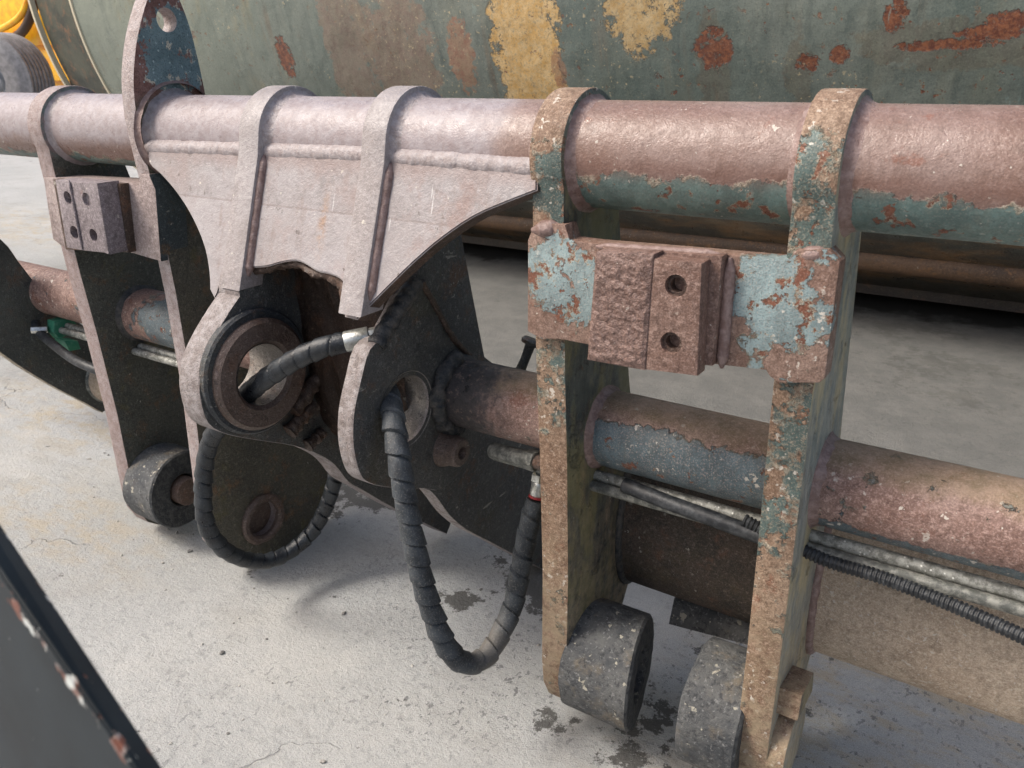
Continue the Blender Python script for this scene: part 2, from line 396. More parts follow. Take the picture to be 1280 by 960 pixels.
def dark_mat(name, base=(.033, .035, .033), base2=(.072, .077, .070), rust=(.135, .068, .036), moss=.3, rough=.5, chips=.1, pale_front=None):
    n = N(name)
    big = n.noise(4, 6, .65, off=3); mid = n.noise(13, 7, .72, off=9); m2 = n.noise(45, 6, .72, off=19); fin = n.noise(95, 4, .75)
    dk = lambda c, k: tuple(v * k for v in c)
    col = n.mix(n.ramp(big, .3, .7), base, base2)
    col = n.mix(n.ramp(mid, .53, .68, 0, .8), col, rust)
    col = n.mix(n.ramp(m2, .46, .36, 0, .6), col, dk(base, .4))
    col = n.mix(n.mul(n.ramp(n.noise(7, 8, .75, off=27), .53, .66), moss), col, (.13, .11, .035))
    col = n.mix(n.ramp(m2, .56, .7, 0, .45), col, tuple(.5 * a + .5 * b for a, b in zip(rust, (.14, .13, .12))))
    col = n.mix(n.ramp(fin, .52, .7, 0, .5), col, tuple(min(c * 2.2 + .05, .7) for c in base2))
    cn = n.noise(55, 3, .55, off=17)
    sp = n.mul(n.ramp(cn, .715 - .1 * chips, .735 - .1 * chips), n.ramp(n.noise(8, 5, .65, off=37), .44, .6))
    sc = n.mul(n.ramp(n.noise(40, 4, .6, v=n.vec((1, .25, 1)), off=47), .66, .70), n.ramp(n.noise(5, 4, .6, off=57), .5, .62))
    col = n.mix(n.mul(n.mx(sp, n.mul(sc, min(chips * 2, .8))), .8), col, (.46, .43, .37))
    hf = n.noise(300, 2, .6, off=63)
    if pale_front:             # worn bare along the front edge
        col = pale_front(n, col)
    col = n.mix(n.ramp(hf, .5, .68, 0, .5), col, (.015, .014, .013)); col = n.mix(n.ramp(hf, .46, .32, 0, .22), col, (.22, .20, .17))
    return n.done(col, n.ramp(m2, .3, .7, rough - .12, rough + .15), n.add(n.add(n.mul(fin, .5), n.mul(hf, .4)), n.mul(m2, 1.)), .004)
def pf(y0, c0=(.30, .22, .20), c1=(.42, .35, .33)):
    def g(n, col):
        x, y, z = n.xyz()
        m = n.ramp(n.add(y, n.mul(n.sub(n.noise(60, 3, .6), .5), .006)), y0 + .006, y0)
        return n.mix(m, col, n.mix(n.ramp(n.noise(40, 6, .7, off=4), .35, .65), c0, c1))
    return g
M_DARK = dark_mat('dark_oily_paint')
M_LUGD = dark_mat('lug_dark_paint', chips=.3, moss=.15, base=(.024, .029, .035), base2=(.05, .056, .06))
M_BUSH = dark_mat('bushing_steel', base=(.10, .062, .045), base2=(.16, .115, .095), rust=(.15, .075, .045), moss=0, rough=.42, chips=.05)
M_TORN = dark_mat('burnt_steel', base=(.045, .027, .019), base2=(.10, .062, .045), rust=(.16, .075, .04), moss=.05, rough=.45, chips=.1)
n = N('roller_steel'); f = n.noise(62, 5, .75, off=3); g = n.noise(10, 6, .7, off=5); k = n.noise(110, 3, .7, off=8)
nrmx = n.math('ABSOLUTE', n.xyz(n.new('ShaderNodeNewGeometry').outputs['True Normal'])[0])
c = n.mix(n.ramp(g, .35, .65), (.045, .050, .056), (.12, .122, .12))
c = n.mix(n.ramp(n.noise(7, 6, .7, off=29), .52, .66, 0, .7), c, (.17, .14, .10))
c = n.mix(n.ramp(f, .47, .38, 0, .8), c, (.028, .03, .034)); c = n.mix(n.ramp(k, .56, .68, 0, .45), c, (.33, .335, .33))
c = n.mix(n.ramp(n.noise(38, 3, .5, off=44), .66, .69), c, (.36, .34, .28))
c = n.mix(n.ramp(nrmx, .6, .75), c, n.mix(n.ramp(f, .4, .62), (.03, .033, .038), (.085, .088, .085)))
M_ROLL = n.done(c, .68, n.add(f, n.mul(g, .5)), .007)
M_BORE = dark_mat('bore_steel', base=(.17, .15, .135), base2=(.26, .235, .21), rust=(.17, .10, .07), moss=.1, rough=.35, chips=.1)
M_BACK = dark_mat('back_plate_grime', base=(.045, .038, .032), base2=(.10, .075, .058), rust=(.16, .085, .055), moss=.15, rough=.8, chips=.3)
M_WEB = dark_mat('web_dark_paint', base=(.035, .05, .058), base2=(.065, .082, .085), rust=(.16, .085, .035), moss=.45, chips=.25)
def blk(name, patches):
    def f(n):
        g = None
        for p, r0, r1 in patches:
            k = n.near(p, r0, r1); g = k if g is None else n.mx(g, k)
        return n.sub(n.mul(g, .40), .21)
    return worn(name, base=(.19, .108, .078), base2=(.265, .178, .14), paint=BLUE, pmask=f, chips=.3, rough=.5, rust_amt=.3, halo=1, pit=.545, flake=.8)
M_BAR = blk('crossbar_paint', [(P(700, 345, 'y', 1.32), .05, .11), (P(715, 375, 'y', 1.32), .03, .08), (P(965, 370, 'y', 1.32), .05, .10), (P(990, 400, 'y', 1.32), .03, .08), (P(945, 435, 'y', 1.32), .01, .06)])
M_BAR2 = worn('far_crossbar_paint', base=(.29, .225, .21), base2=(.36, .295, .28), chips=.1, rough=.45, rust_amt=.0)
M_PAD = worn('pad_bare_steel', base=(.165, .094, .072), base2=(.235, .152, .122), chips=.2, rough=.45, rust_amt=.3)
M_PADR = worn('torch_cut_steel', base=(.15, .084, .066), base2=(.22, .14, .116), chips=.2, rough=.38, rust_amt=.3, bump=.006)
M_PADF = worn('far_pad_steel', base=(.19, .155, .16), base2=(.27, .23, .24), chips=.3, rough=.5, rust_amt=.05)
M_HOLE = dark_mat('hole_rust', base=(.05, .03, .025), base2=(.10, .06, .045), moss=0)
def f_eye(n):
    x, y, z = n.xyz()
    g = n.mul(n.ramp(y, 1.35, 1.38), n.near((-2.045, 1.45, .04), .05, .16, (1, 1, .8)))
    return n.sub(n.mul(g, .5), .2)
M_EYE = None

n = N('weld_metal'); f = n.noise(60, 5, .7)
M_WELD = n.done(n.mix(n.ramp(f, .35, .65), (.185, .115, .098), (.30, .215, .195)), .42, n.noise(120, 4, .7), .003)
n = N('pale_weld_metal'); f = n.noise(60, 5, .7)
M_WELDP = n.done(n.mix(n.ramp(f, .35, .65), (.27, .225, .22), (.37, .33, .335)), .36, n.noise(120, 4, .7), .003)
n = N('dark_weld_metal'); f = n.noise(40, 6, .7)
M_WELDD = n.done(n.mix(n.ramp(f, .35, .65), (.028, .032, .036), (.10, .09, .08)), .5, n.noise(90, 4, .7), .006)

n = N('hose_rubber'); f = n.noise(35, 6, .7); g = n.noise(240, 3, .7)
c = n.mix(n.ramp(f, .35, .68), (.010, .012, .015), (.032, .039, .046)); c = n.mix(n.ramp(g, .58, .72, 0, .5), c, (.16, .16, .155))
M_HOSE = n.done(c, n.ramp(f, .3, .7, .26, .45), n.add(g, f), .0012)
n = N('dusty_hose_rubber'); f = n.noise(22, 6, .7); g = n.noise(240, 3, .7)
x, y, z = n.xyz()
c = n.mix(n.ramp(f, .3, .66), (.017, .021, .026), (.055, .066, .077)); c = n.mix(n.ramp(g, .52, .7, 0, .6), c, (.2, .195, .18))
c = n.mix(n.mul(n.near((-.98, 1.33, -1.36), .04, .13), .6), c, (.19, .17, .145))
M_HOSED = n.done(c, .55, n.add(g, f), .0015)
n = N('plain_black_rubber'); f = n.noise(60, 5, .7)
M_RUB = n.done(n.mix(n.ramp(f, .4, .7), (.014, .016, .019), (.06, .065, .07)), .5, f, .001)
n = N('zinc_plate'); f = n.noise(90, 5, .7)
M_ZINC = n.done(n.mix(n.ramp(f, .4, .7), (.62, .63, .60), (.36, .36, .32)), .3, f, .001, metal=.75)
n = N('red_ring'); M_RED = n.done((.25, .018, .022), .5)
n = N('dirty_pipe'); f = n.noise(50, 7, .75, off=4)
c = n.mix(n.ramp(f, .4, .6), (.42, .42, .38), (.16, .16, .14)); c = n.mix(speckle(n, 130, .2), c, (.75, .75, .7))
M_PIPE = n.done(c, .55, f, .002, metal=.2)
n = N('dark_pipe'); f = n.noise(50, 7, .75, off=4)
M_PIPED = n.done(n.mix(n.ramp(f, .42, .62), (.10, .105, .095), (.28, .28, .25)), .5, f, .002, metal=.2)
n = N('green_clamp'); f = n.noise(70, 6, .7)
M_GREEN = n.done(n.mix(n.ramp(f, .45, .7), (.035, .20, .12), (.10, .28, .19)), .45, f, .001)

# tank: grey-green paint, tan dust fields, peeled rust blotches, pale scars
n = N('tank_paint'); x, y, z = n.xyz()
a = n.noise(.9, 7, .65, v=n.vec((1, 1, .35)), off=2); b = n.noise(7, 7, .7, off=6); d = n.noise(40, 5, .7)
c = n.mix(n.ramp(a, .35, .62), (.115, .15, .135), (.185, .21, .185))
c = n.mix(n.ramp(n.noise(11, 7, .72, v=n.vec((1.2, 1, .35)), off=15), .48, .7, 0, .55), c, (.06, .085, .08))
c = n.mix(n.ramp(d, .55, .7, 0, .3), c, (.22, .24, .2))
c = n.mix(n.ramp(x, -3.9, -6.8, 0, .7), c, (.27, .295, .235))  # left end painted lighter, for the light coming from that side
c = n.mix(n.mul(n.ramp(n.noise(2.6, 7, .7, v=n.vec((1, 1, .4)), off=11), .5, .68), n.ramp(x, -3.4, -4.6, .15, .75)), c, (.27, .235, .14))
c = n.mix(n.ramp(n.noise(14, 4, .6, v=n.vec((1, .3, .1)), off=3), .5, .75, 0, .4), c, (.05, .075, .075))
def tp(px, py):               # a place on the tank wall
    d_ = ray(px, py); d_ = d_ / hypot(d_.y, d_.z)
    cy, cz, R = 6.836, .81, 2.44
    bq = d_.y * cy + d_.z * cz; t = bq - sqrt(max(bq * bq - (cy * cy + cz * cz - R * R), 0))
    return d_ * t
def blot(px, py, r0, r1, sc, wob=.9, fr=15):
    g = n.near(tp(px, py), r0, r1, sc)
    return n.ramp(n.mul(g, n.add(.55, n.mul(n.sub(n.noise(fr, 9, .75, off=px * .01), .42), wob * 2.6))), .385, .48)
tan = n.mx(blot(655, 40, .10, .40, (1, .3, .24), 1., 13), blot(668, 100, .1, .30, (1, .3, .3), 1., 13), n.mul(blot(800, -14, .05, .40, (.9, .3, .7), 1.1, 13), .75))
c = n.mix(n.mul(tan, n.ramp(n.noise(55, 5, .75, off=7), .33, .5, .35, .95)), c, n.mix(n.ramp(n.noise(22, 5, .7), .35, .65), (.60, .36, .115), (.70, .50, .25)))
rs = n.mx(n.mul(blot(500, 65, .08, .55, (1, .4, .7), 1.2, 9), .55), n.mul(blot(435, 55, .05, .42, (1.1, .4, .35), 1.3, 9), .5), blot(577, 70, .02, .2, (1, .4, .45), 1., 20), blot(699, 88, .01, .12, (1.3, .4, .5), 1., 20))
c = n.mix(n.mul(rs, .72), c, n.mix(n.ramp(n.noise(18, 6, .7, off=3), .38, .6), (.30, .12, .07), (.34, .20, .12)))
rg = n.ramp(n.noise(1.7, 4, .6, off=39), .44, .6)
spn = n.noise(24, 5, .62, off=29); sp = n.mul(n.ramp(n.noise(10, 6, .66, off=19), .665, .68), rg); sp2 = n.mul(n.ramp(spn, .645, .66), rg)
sprim = n.mul(n.mul(n.ramp(spn, .61, .64), rg), .5)
sp = n.mul(n.mx(sp, sp2), n.ramp(x, -3.6, -2.6, .6, 1))
c = n.mix(sprim, c, (.30, .26, .17))
big = n.mx(blot(892, 62, .0, .21, (1, .4, 1), 1.2, 17), blot(357, 72, .0, .2, (1.3, .4, .7), 1.3, 17))
streak = n.mx(blot(1150, 58, .0, .15, (.6, .5, 3.4), 1.4, 26), blot(1195, 55, .0, .2, (.6, .5, 4.), 1.4, 26), blot(1240, 41, .0, .2, (.7, .5, 3.4), 1.4, 26), blot(1272, 25, .0, .2, (.8, .5, 2.6), 1.4, 26), blot(1120, 20, .0, .1, (1., .5, .7), 1.4, 26), blot(1010, 78, .0, .10, (.8, .5, 1.2), 1.3, 24), blot(1050, 68, .0, .1, (1, 1, 1), 1.2, 24))
halo_ = n.mx(blot(892, 88, .05, .3, (1.7, .4, .55), .8, 12), blot(1200, 55, .05, .5, (.5, .5, 2.2), .9, 9), blot(1000, 90, .0, .2, (1.2, .4, .5), .9, 14))
c = n.mix(n.mul(halo_, .4), c, n.mix(n.ramp(n.noise(20, 5, .7, v=n.vec((1, 1, .2)), off=4), .4, .6), (.12, .08, .05), (.17, .15, .10)))
c = n.mix(n.mx(sp, big, streak), c, n.mix(n.ramp(d, .4, .6), (.13, .045, .03), (.26, .10, .05)))
c = n.mix(n.mul(n.mul(n.ramp(n.noise(46, 3, .55, off=49), .64, .67), n.ramp(n.noise(1.6, 4, .6, off=61), .46, .6)), .75), c, (.55, .45, .28))
sc_ = n.mul(n.ramp(n.noise(5, 6, .7, v=n.vec((1.6, 1, .4)), off=77), .66, .70), n.ramp(x, -3.6, -3))
c = n.mix(n.mul(sc_, .5), c, (.25, .34, .32))
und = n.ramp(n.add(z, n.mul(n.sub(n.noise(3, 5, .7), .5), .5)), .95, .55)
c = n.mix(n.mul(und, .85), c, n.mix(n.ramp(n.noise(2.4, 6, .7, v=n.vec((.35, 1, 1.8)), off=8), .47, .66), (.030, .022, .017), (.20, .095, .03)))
run = n.mul(n.ramp(n.noise(9, 5, .6, v=n.vec((1.3, .2, .05)), off=35), .56, .72), n.ramp(n.noise(1.3, 4, .6, off=45), .42, .6))
c = n.mix(n.mul(run, .45), c, (.20, .12, .07))
hf = n.noise(120, 3, .7, off=5); c = n.mix(n.ramp(hf, .52, .68, 0, .4), c, (.05, .055, .05)); c = n.mix(n.ramp(hf, .46, .34, 0, .25), c, (.32, .32, .27))
M_TANK = n.done(c, n.ramp(b, .3, .7, .24, .46), n.add(n.add(n.mul(d, .4), n.mul(n.noise(2.2, 3, .5, off=3), 6.)), n.mul(n.mx(sp, big, streak, tan), -1.2)), .006)
n = N('tank_end_paint'); b = n.noise(3, 8, .72); d = n.noise(12, 6, .7, off=5)
c = n.mix(n.ramp(b, .35, .65), (.022, .027, .022), (.075, .078, .055)); c = n.mix(n.ramp(d, .5, .68), c, (.16, .085, .045))
M_TEND = n.done(c, .5, d, .006)
M_RAIL = dark_mat('rail_rust', base=(.06, .035, .022), base2=(.13, .07, .035), rust=(.27, .13, .045), moss=.1, chips=.2)
M_SKID = dark_mat('skid_rust', base=(.025, .018, .014), base2=(.05, .035, .026), moss=.1)
n = N('tank_rim_bare'); M_RIM = n.done((.62, .55, .40), .4, n.noise(40), .002)

# ground: trowelled concrete
n = N('concrete'); x, y, z = n.xyz()
a = n.noise(.8, 7, .6, off=3); b = n.noise(9, 8, .68, off=7); d = n.noise(70, 6, .72); e = n.noise(240, 3, .7)
c = n.mix(n.ramp(a, .3, .7), (.345, .355, .35), (.43, .437, .43))
c = n.mix(n.ramp(b, .5, .72, 0, .55), c, (.34, .345, .34))
c = n.mix(n.ramp(d, .45, .68, 0, .6), c, (.46, .455, .435))
c = n.mix(n.ramp(n.noise(34, 6, .7, off=51), .52, .66, 0, .6), c, (.26, .268, .265))
c = n.mix(n.ramp(e, .55, .72, 0, .5), c, (.24, .25, .25))
def gp(px, py): return P(px, py, 'z', -H)
def gb(px, py, r0, r1, sc=(1, 1, 1), wob=2.2, fr=11):
    g = n.near(gp(px, py), r0, r1 * 1.5, sc)
    return n.ramp(n.mul(g, n.add(.5, n.mul(n.sub(n.noise(fr, 8, .75, off=px * .013), .38), wob * 1.4))), .40, .50)
sand = n.mx(n.mul(n.near(gp(75, 650), .1, .55, (.6, 1.6, 1)), .8), n.near(gp(20, 280), .3, 1.7, (.5, 1.6, 1)), n.near(gp(110, 515), .1, .8, (.6, 1.3, 1)), n.near(gp(1180, 900), .3, .9), n.mul(n.near(gp(860, 940), .1, .4), .5))
c = n.mix(n.mul(n.mul(sand, .75), n.ramp(n.noise(6, 7, .7, v=n.vec((1, 2, 1)), off=13), .42, .62)), c, (.40, .335, .23))
fleck = n.mul(n.ramp(n.noise(58, 3, .6, v=n.vec((1, .7, 1)), off=33), .60, .63), n.mul(n.ramp(n.noise(3, 4, .6, off=23), .36, .56), n.ramp(x, -2.2, -1.2, .12, 1)))
c = n.mix(n.ramp(n.noise(2.2, 6, .7, v=n.vec((1, 1.8, 1)), off=71), .5, .7, 0, .45), c, (.27, .262, .24))
c = n.mix(n.ramp(n.noise(1.4, 5, .65, off=81), .52, .68, 0, .5), c, (.50, .495, .47))
hf = n.noise(330, 2, .6, off=5)
c = n.mix(n.ramp(hf, .52, .68, 0, .5), c, (.17, .17, .165)); c = n.mix(n.ramp(hf, .45, .33, 0, .4), c, (.62, .61, .58))
c = n.mix(n.mul(fleck, .7), c, (.10, .105, .108))
reg = n.mx(n.mul(n.near(gp(590, 745), .02, .22, (1, .8, 1)), .9), n.near(gp(672, 735), .05, .28), n.near(gp(780, 950), .0, .14), n.mul(n.near(gp(1190, 470), .1, .9), .72), n.mul(n.near(gp(690, 905), 0, .13), .9), n.mul(n.near(gp(880, 880), .1, .5), .55), n.mul(n.near(gp(1090, 395), .1, .8, (.6, 1, 1)), .75), n.mul(n.near(gp(455, 625), .05, .3), .6))
on_ = n.add(n.mul(n.noise(13, 9, .78, off=6), .6), n.mul(n.noise(4.5, 4, .6, off=16), .4))
oil = n.ramp(n.add(n.mul(reg, .17), on_), .605, .635)
c = n.mix(n.mul(oil, .85), c, (.05, .047, .042))
far = n.mul(n.mul(n.ramp(n.add(y, n.mul(n.sub(n.noise(1.6, 6, .7, off=88), .5), 1.2)), 1.85, 2.6), n.ramp(x, -8, -6)), .9)  # the tank's shade on the floor behind the frame, painted into the concrete
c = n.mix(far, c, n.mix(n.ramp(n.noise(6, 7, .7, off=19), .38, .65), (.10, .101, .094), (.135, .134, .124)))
cr = n.voro(1.1, 'DISTANCE_TO_EDGE', v=n.vec((1, 1, 1), (.3, .2, 0), None))
wv = n.new('ShaderNodeVectorMath'); wv.operation = 'ADD'; n.set(wv.inputs[0], n.pos)
nz = n.new('ShaderNodeTexNoise'); nz.inputs['Scale'].default_value = 5; nz.inputs['Detail'].default_value = 6
ms = n.new('ShaderNodeVectorMath'); ms.operation = 'SCALE'; n.t.links.new(nz.outputs[1], ms.inputs[0]); ms.inputs['Scale'].default_value = .35
n.set(nz.inputs['Vector'], n.pos); n.t.links.new(ms.outputs[0], wv.inputs[1])
cr = n.voro(.85, 'DISTANCE_TO_EDGE', v=wv.outputs[0])
crk = n.mul(n.ramp(cr, .0035, .001), n.ramp(n.noise(1.3, 3, .5, off=9), .5, .58))
crk = n.mul(crk, n.ramp(x, -1.1, -1.5))
c = n.mix(n.mul(crk, .5), c, (.19, .19, .19))
wet_shade = n.ramp(n.add(y, n.mul(n.sub(n.noise(3, 7, .7, off=91), .5), 1.0)), 5.7, 5.95)  # soaked strip that also paints in the contact shade along the tank
wet_shade = n.mul(wet_shade, n.ramp(x, -9.5, -8.5))
c = n.mix(n.mul(wet_shade, .93), c, (.022, .02, .018))
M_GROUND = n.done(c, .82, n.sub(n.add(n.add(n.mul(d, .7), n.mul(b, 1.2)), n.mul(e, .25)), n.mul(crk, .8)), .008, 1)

n = N('machine_yellow'); f = n.noise(3, 6, .7)
c = n.mix(n.ramp(f, .4, .68), (.95, .52, .01), (.85, .30, .008)); c = n.mix(n.ramp(n.noise(9, 6, .7, off=3), .62, .75), c, (.25, .06, .01))
M_YEL = n.done(c, .4, f, .004)
n = N('machine_dark'); f = n.noise(5, 6, .7); M_MDK = n.done(n.mix(f, (.02, .015, .012), (.10, .05, .03)), .6)
n = N('tyre_rubber'); f = n.noise(6, 6, .7); M_TYRE = n.done(n.mix(n.ramp(f, .35, .65), (.16, .155, .16), (.27, .26, .265)), .6, f, .01)
n = N('wheel_hub_steel'); f = n.noise(6, 6, .7); M_HUB = n.done(n.mix(n.ramp(f, .35, .65), (.30, .31, .33), (.45, .46, .48)), .45, f, .01)

def at_depth(px, py, dist):
    q = Vector((px - 640, py - 480, F)) * (dist / F); return Vector((AX.dot(q), AY.dot(q), AZ.dot(q)))
e0, e1 = at_depth(-60, 562, .62), at_depth(260, 1042, .46)       # outer arris of the near beam
i0, i1 = at_depth(-60, 655, .575), at_depth(225, 1042, .43)       # inner arris, nearer the lens
n = N('near_beam_paint'); f = n.noise(30, 6, .65, off=3); g = n.noise(9, 6, .6, off=12)
c = n.mix(n.ramp(g, .3, .7), (.005, .008, .011), (.014, .021, .027))
def arris(p, q, w, k):        # how near a point is to the line from p to q
    d_ = (q - p).normalized()
    sb = n.new('ShaderNodeVectorMath'); sb.operation = 'SUBTRACT'; n.set(sb.inputs[0], n.pos); sb.inputs[1].default_value = (p.x, p.y, p.z + H)
    cx_ = n.new('ShaderNodeVectorMath'); cx_.operation = 'CROSS_PRODUCT'; n.set(cx_.inputs[0], sb.outputs[0]); cx_.inputs[1].default_value = d_
    l = n.new('ShaderNodeVectorMath'); l.operation = 'LENGTH'; n.set(l.inputs[0], cx_.outputs[0])
    return n.mul(n.ramp(l.outputs['Value'], w, w * .2), k)
ar = n.mx(arris(i0, i1, .012, 1.), arris(e0, e1, .010, .8))
ch = n.mx(n.ramp(n.add(n.mul(ar, .19), n.noise(48, 5, .62, off=3)), .70, .73), n.ramp(n.noise(26, 4, .6, off=23), .715, .73))
rr = n.mul(n.ramp(n.add(n.mul(arris(i0, i1, .016, 1.), .2), n.noise(11, 5, .62, off=13)), .76, .79), 1.)
c = n.mix(rr, c, (.12, .05, .035))
c = n.mix(ch, c, n.mix(n.ramp(n.noise(50, 3, .6), .42, .58), (.17, .07, .05), (.55, .58, .56)))
M_BEAM = n.done(c, .5, n.mul(ch, -1.), .002, spec=.25)
n = N('near_beam_chips'); f = n.noise(60, 5, .6); M_CHIP = n.done(n.mix(n.ramp(f, .4, .6), (.17, .07, .045), (.5, .52, .50)), .6)

# ------------------------------------------------------------------ setting
bm = bmesh.new()
def grid(bm, x0, x1, y0, y1, z):
    v = [bm.verts.new(p) for p in ((x0, y0, z), (x1, y0, z), (x1, y1, z), (x0, y1, z))]; bm.faces.new(v)
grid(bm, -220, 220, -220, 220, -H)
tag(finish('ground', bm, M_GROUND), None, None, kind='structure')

# ------------------------------------------------------------------ the frame
frame = thing('attachment_frame', 'big rusty welded steel frame of tubes, upright plates and pin lugs standing on concrete', 'attachment frame', (-1.4, 1.5, 0))
TY, TZ, TR = 1.442, -.164, .100
LY, LZ, LR = 1.529, -.777, .088
BY, BZ, BR = 1.680, -1.177, .100
def long_tube(name, x0, x1, y, z, r, m, seg=72):
    return finish(name, cyl_bm((x0, y, z), (x1, y, z), r, seg, .004, rings=30), m, frame)
long_tube('top_tube', -4.4, 1.3, TY, TZ, TR, M_TOP)
long_tube('lower_tube', -4.4, 1.3, LY, LZ, LR, M_LOW)
long_tube('bottom_tube', -3.1, -2.58, BY, BZ, BR, M_BOT)

bkp = smooth([(1.72, -.85), (1.662, -.91), (1.62, -1.0), (1.602, -1.09), (1.604, -1.17), (1.622, -1.235), (1.652, -1.278), (1.70, -1.30)], 5) + [(1.78, -1.29), (1.80, -1.08), (1.78, -.93), (1.76, -.85)]
bkd = [(y + .02, z) for y, z in bkp]
finish('back_plate', prism_bm(bkd, 'x', -.80, -.32, 0), M_BACK, frame)
bko = finish('back_plate', prism_bm(bkp, 'x', -.30, 1.29, 0), M_BOT, frame)
def head(R, a0, a1): return arc(TY, TZ, R, a0, a1, 30)
RH = .122
PROF = [(1.56, -.26)] + head(RH, -25, 205) + [(1.332, -.27), (1.338, -.42), (1.345, -.6), (1.358, -.8), (1.37, -1.1), (1.368, -1.36)] \
    + [(1.375, -1.43), (1.40, -1.485), (1.44, -1.518), (1.49, -1.527), (1.55, -1.515), (1.61, -1.47), (1.66, -1.38), (1.72, -1.29), (1.75, -1.15), (1.72, -.95), (1.675, -.78), (1.65, -.68), (1.605, -.46)]
PROF_A = [(y, z - (.05 if z < -1.25 else 0)) for y, z in PROF]
EYE = [(171, 150), (167, 110), (168, 75), (173, 40), (184, 0), (197, -22), (212, -22), (225, 0), (238, 35), (248, 75), (256, 112)]
XA2 = -2.045
eye = smooth(Pyz(EYE, XA2), 4)
PROF_A2 = [(1.545, -.20), (1.58, -.3), (1.605, -.46), (1.65, -.68), (1.72, -.85), (1.84, -1.05), (1.92, -1.3), (1.92, -1.44), (1.86, -1.53), (1.74, -1.585), (1.60, -1.60), (1.47, -1.585), (1.38, -1.52), (1.325, -1.42), (1.33, -1.2), (1.345, -.9), (1.345, -.6), (1.338, -.42), (1.325, -.24)] + eye
def f_a2(n, col):
    x, y, z = n.xyz()
    up = n.ramp(z, -.10 + H, -.05 + H)
    g = n.mul(n.ramp(y, 1.345, 1.36), n.near((XA2, 1.46, .045), .085, .15))
    e = n.add(n.sub(n.mul(g, .36), .27), n.mul(n.sub(n.noise(17, 9, .72, off=5), .5), 1.3))
    oxide = n.mix(n.ramp(n.noise(30, 6, .7), .35, .65), (.15, .062, .045), (.25, .13, .11))
    cc = n.mix(n.ramp(e, -.015, .015), oxide, n.mix(n.ramp(n.noise(12, 5, .6), .4, .6), (.11, .175, .19), (.17, .25, .265)))
    cc = n.mix(n.mul(n.ramp(n.math('ABSOLUTE', e), .05, .01), n.ramp(n.noise(25, 4, .6, off=2), .5, .6)), cc, CREAM)
    cc = n.mix(n.mul(speckle(n, 90, .35), .8), cc, (.42, .52, .52))
    col = n.mix(up, col, cc)
    fr = n.ramp(n.sub(y, n.ramp(z, .02 + H, .18 + H, 0, .095)), 1.349, 1.343)
    fr = n.ramp(n.add(y, 0), 1.3485, 1.344)
    nrm = n.new('ShaderNodeNewGeometry').outputs['True Normal']
    face = n.ramp(n.math('ABSOLUTE', n.xyz(nrm)[0]), .6, .4)      # pale worn edges; the dark side paint also holds the side's shade
    return n.mix(face, col, n.mix(n.ramp(n.noise(40, 6, .7, off=4), .35, .65), (.30, .235, .22), (.42, .36, .355)))
def f_edge(c0, c1, top=False):
    def g(n, col):
        if top:
            up = n.ramp(n.add(n.xyz()[2], n.mul(n.sub(n.noise(25, 5, .7), .5), .1)), -.26 + H, -.20 + H)
            col = n.mix(up, col, n.mix(n.ramp(n.noise(18, 6, .7, off=6), .42, .58), (.26, .19, .18), (.13, .18, .17)))
        nrm = n.new('ShaderNodeNewGeometry').outputs['True Normal']
        face = n.ramp(n.math('ABSOLUTE', n.xyz(nrm)[0]), .6, .4)  # pale edges; sides keep dark oily paint with their shade in the colour
        return n.mix(face, col, n.mix(n.ramp(n.noise(40, 6, .7, off=4), .35, .65), c0, c1))
    return g
M_A2 = dark_mat('eye_post_paint', base=(.055, .052, .040), base2=(.11, .098, .068), rust=(.20, .105, .05), moss=.6, pale_front=f_a2)
M_A = dark_mat('far_post_paint', moss=.6, rust=(.17, .09, .045), base=(.04, .044, .038), base2=(.09, .09, .072), pale_front=f_edge((.28, .205, .19), (.38, .31, .30), True))
M_B = dark_mat('lug_plate_paint', moss=.2, chips=.4, base=(.045, .047, .047), base2=(.10, .098, .09), pale_front=f_edge((.19, .155, .145), (.36, .325, .32)))
M_CL = dark_mat('side_plate_paint', base=(.035, .040, .038), base2=(.07, .075, .065), moss=.2, pale_front=f_edge((.10, .08, .05), (.50, .42, .30)))

XA = (-2.61, -2.535); XB2 = (-2.10, XA2); XC = (-.835, -.765); XD = (-.348, -.28)
posts = []
for nm, prof, X, m in (('post_plate', PROF_A, XA, M_A), ('post_plate', PROF_A2, XB2, M_A2), ('post_plate', PROF, XC, M_POST), ('post_plate', PROF, XD, M_POST2)):
    posts.append(finish(nm, prism_bm(prof, 'x', X[0], X[1], .004), m, frame))
pA, pA2, pC, pD = posts
eyeC = P(207, 25, 'x', XA2)
cut(pA2, [cyl_bm((-2.3, eyeC.y + .003, eyeC.z), (-1.9, eyeC.y + .003, eyeC.z), .030, 32), cyl_bm((-2.2, 1.526, -1.427), (-2.0, 1.526, -1.427), .062, 32)])
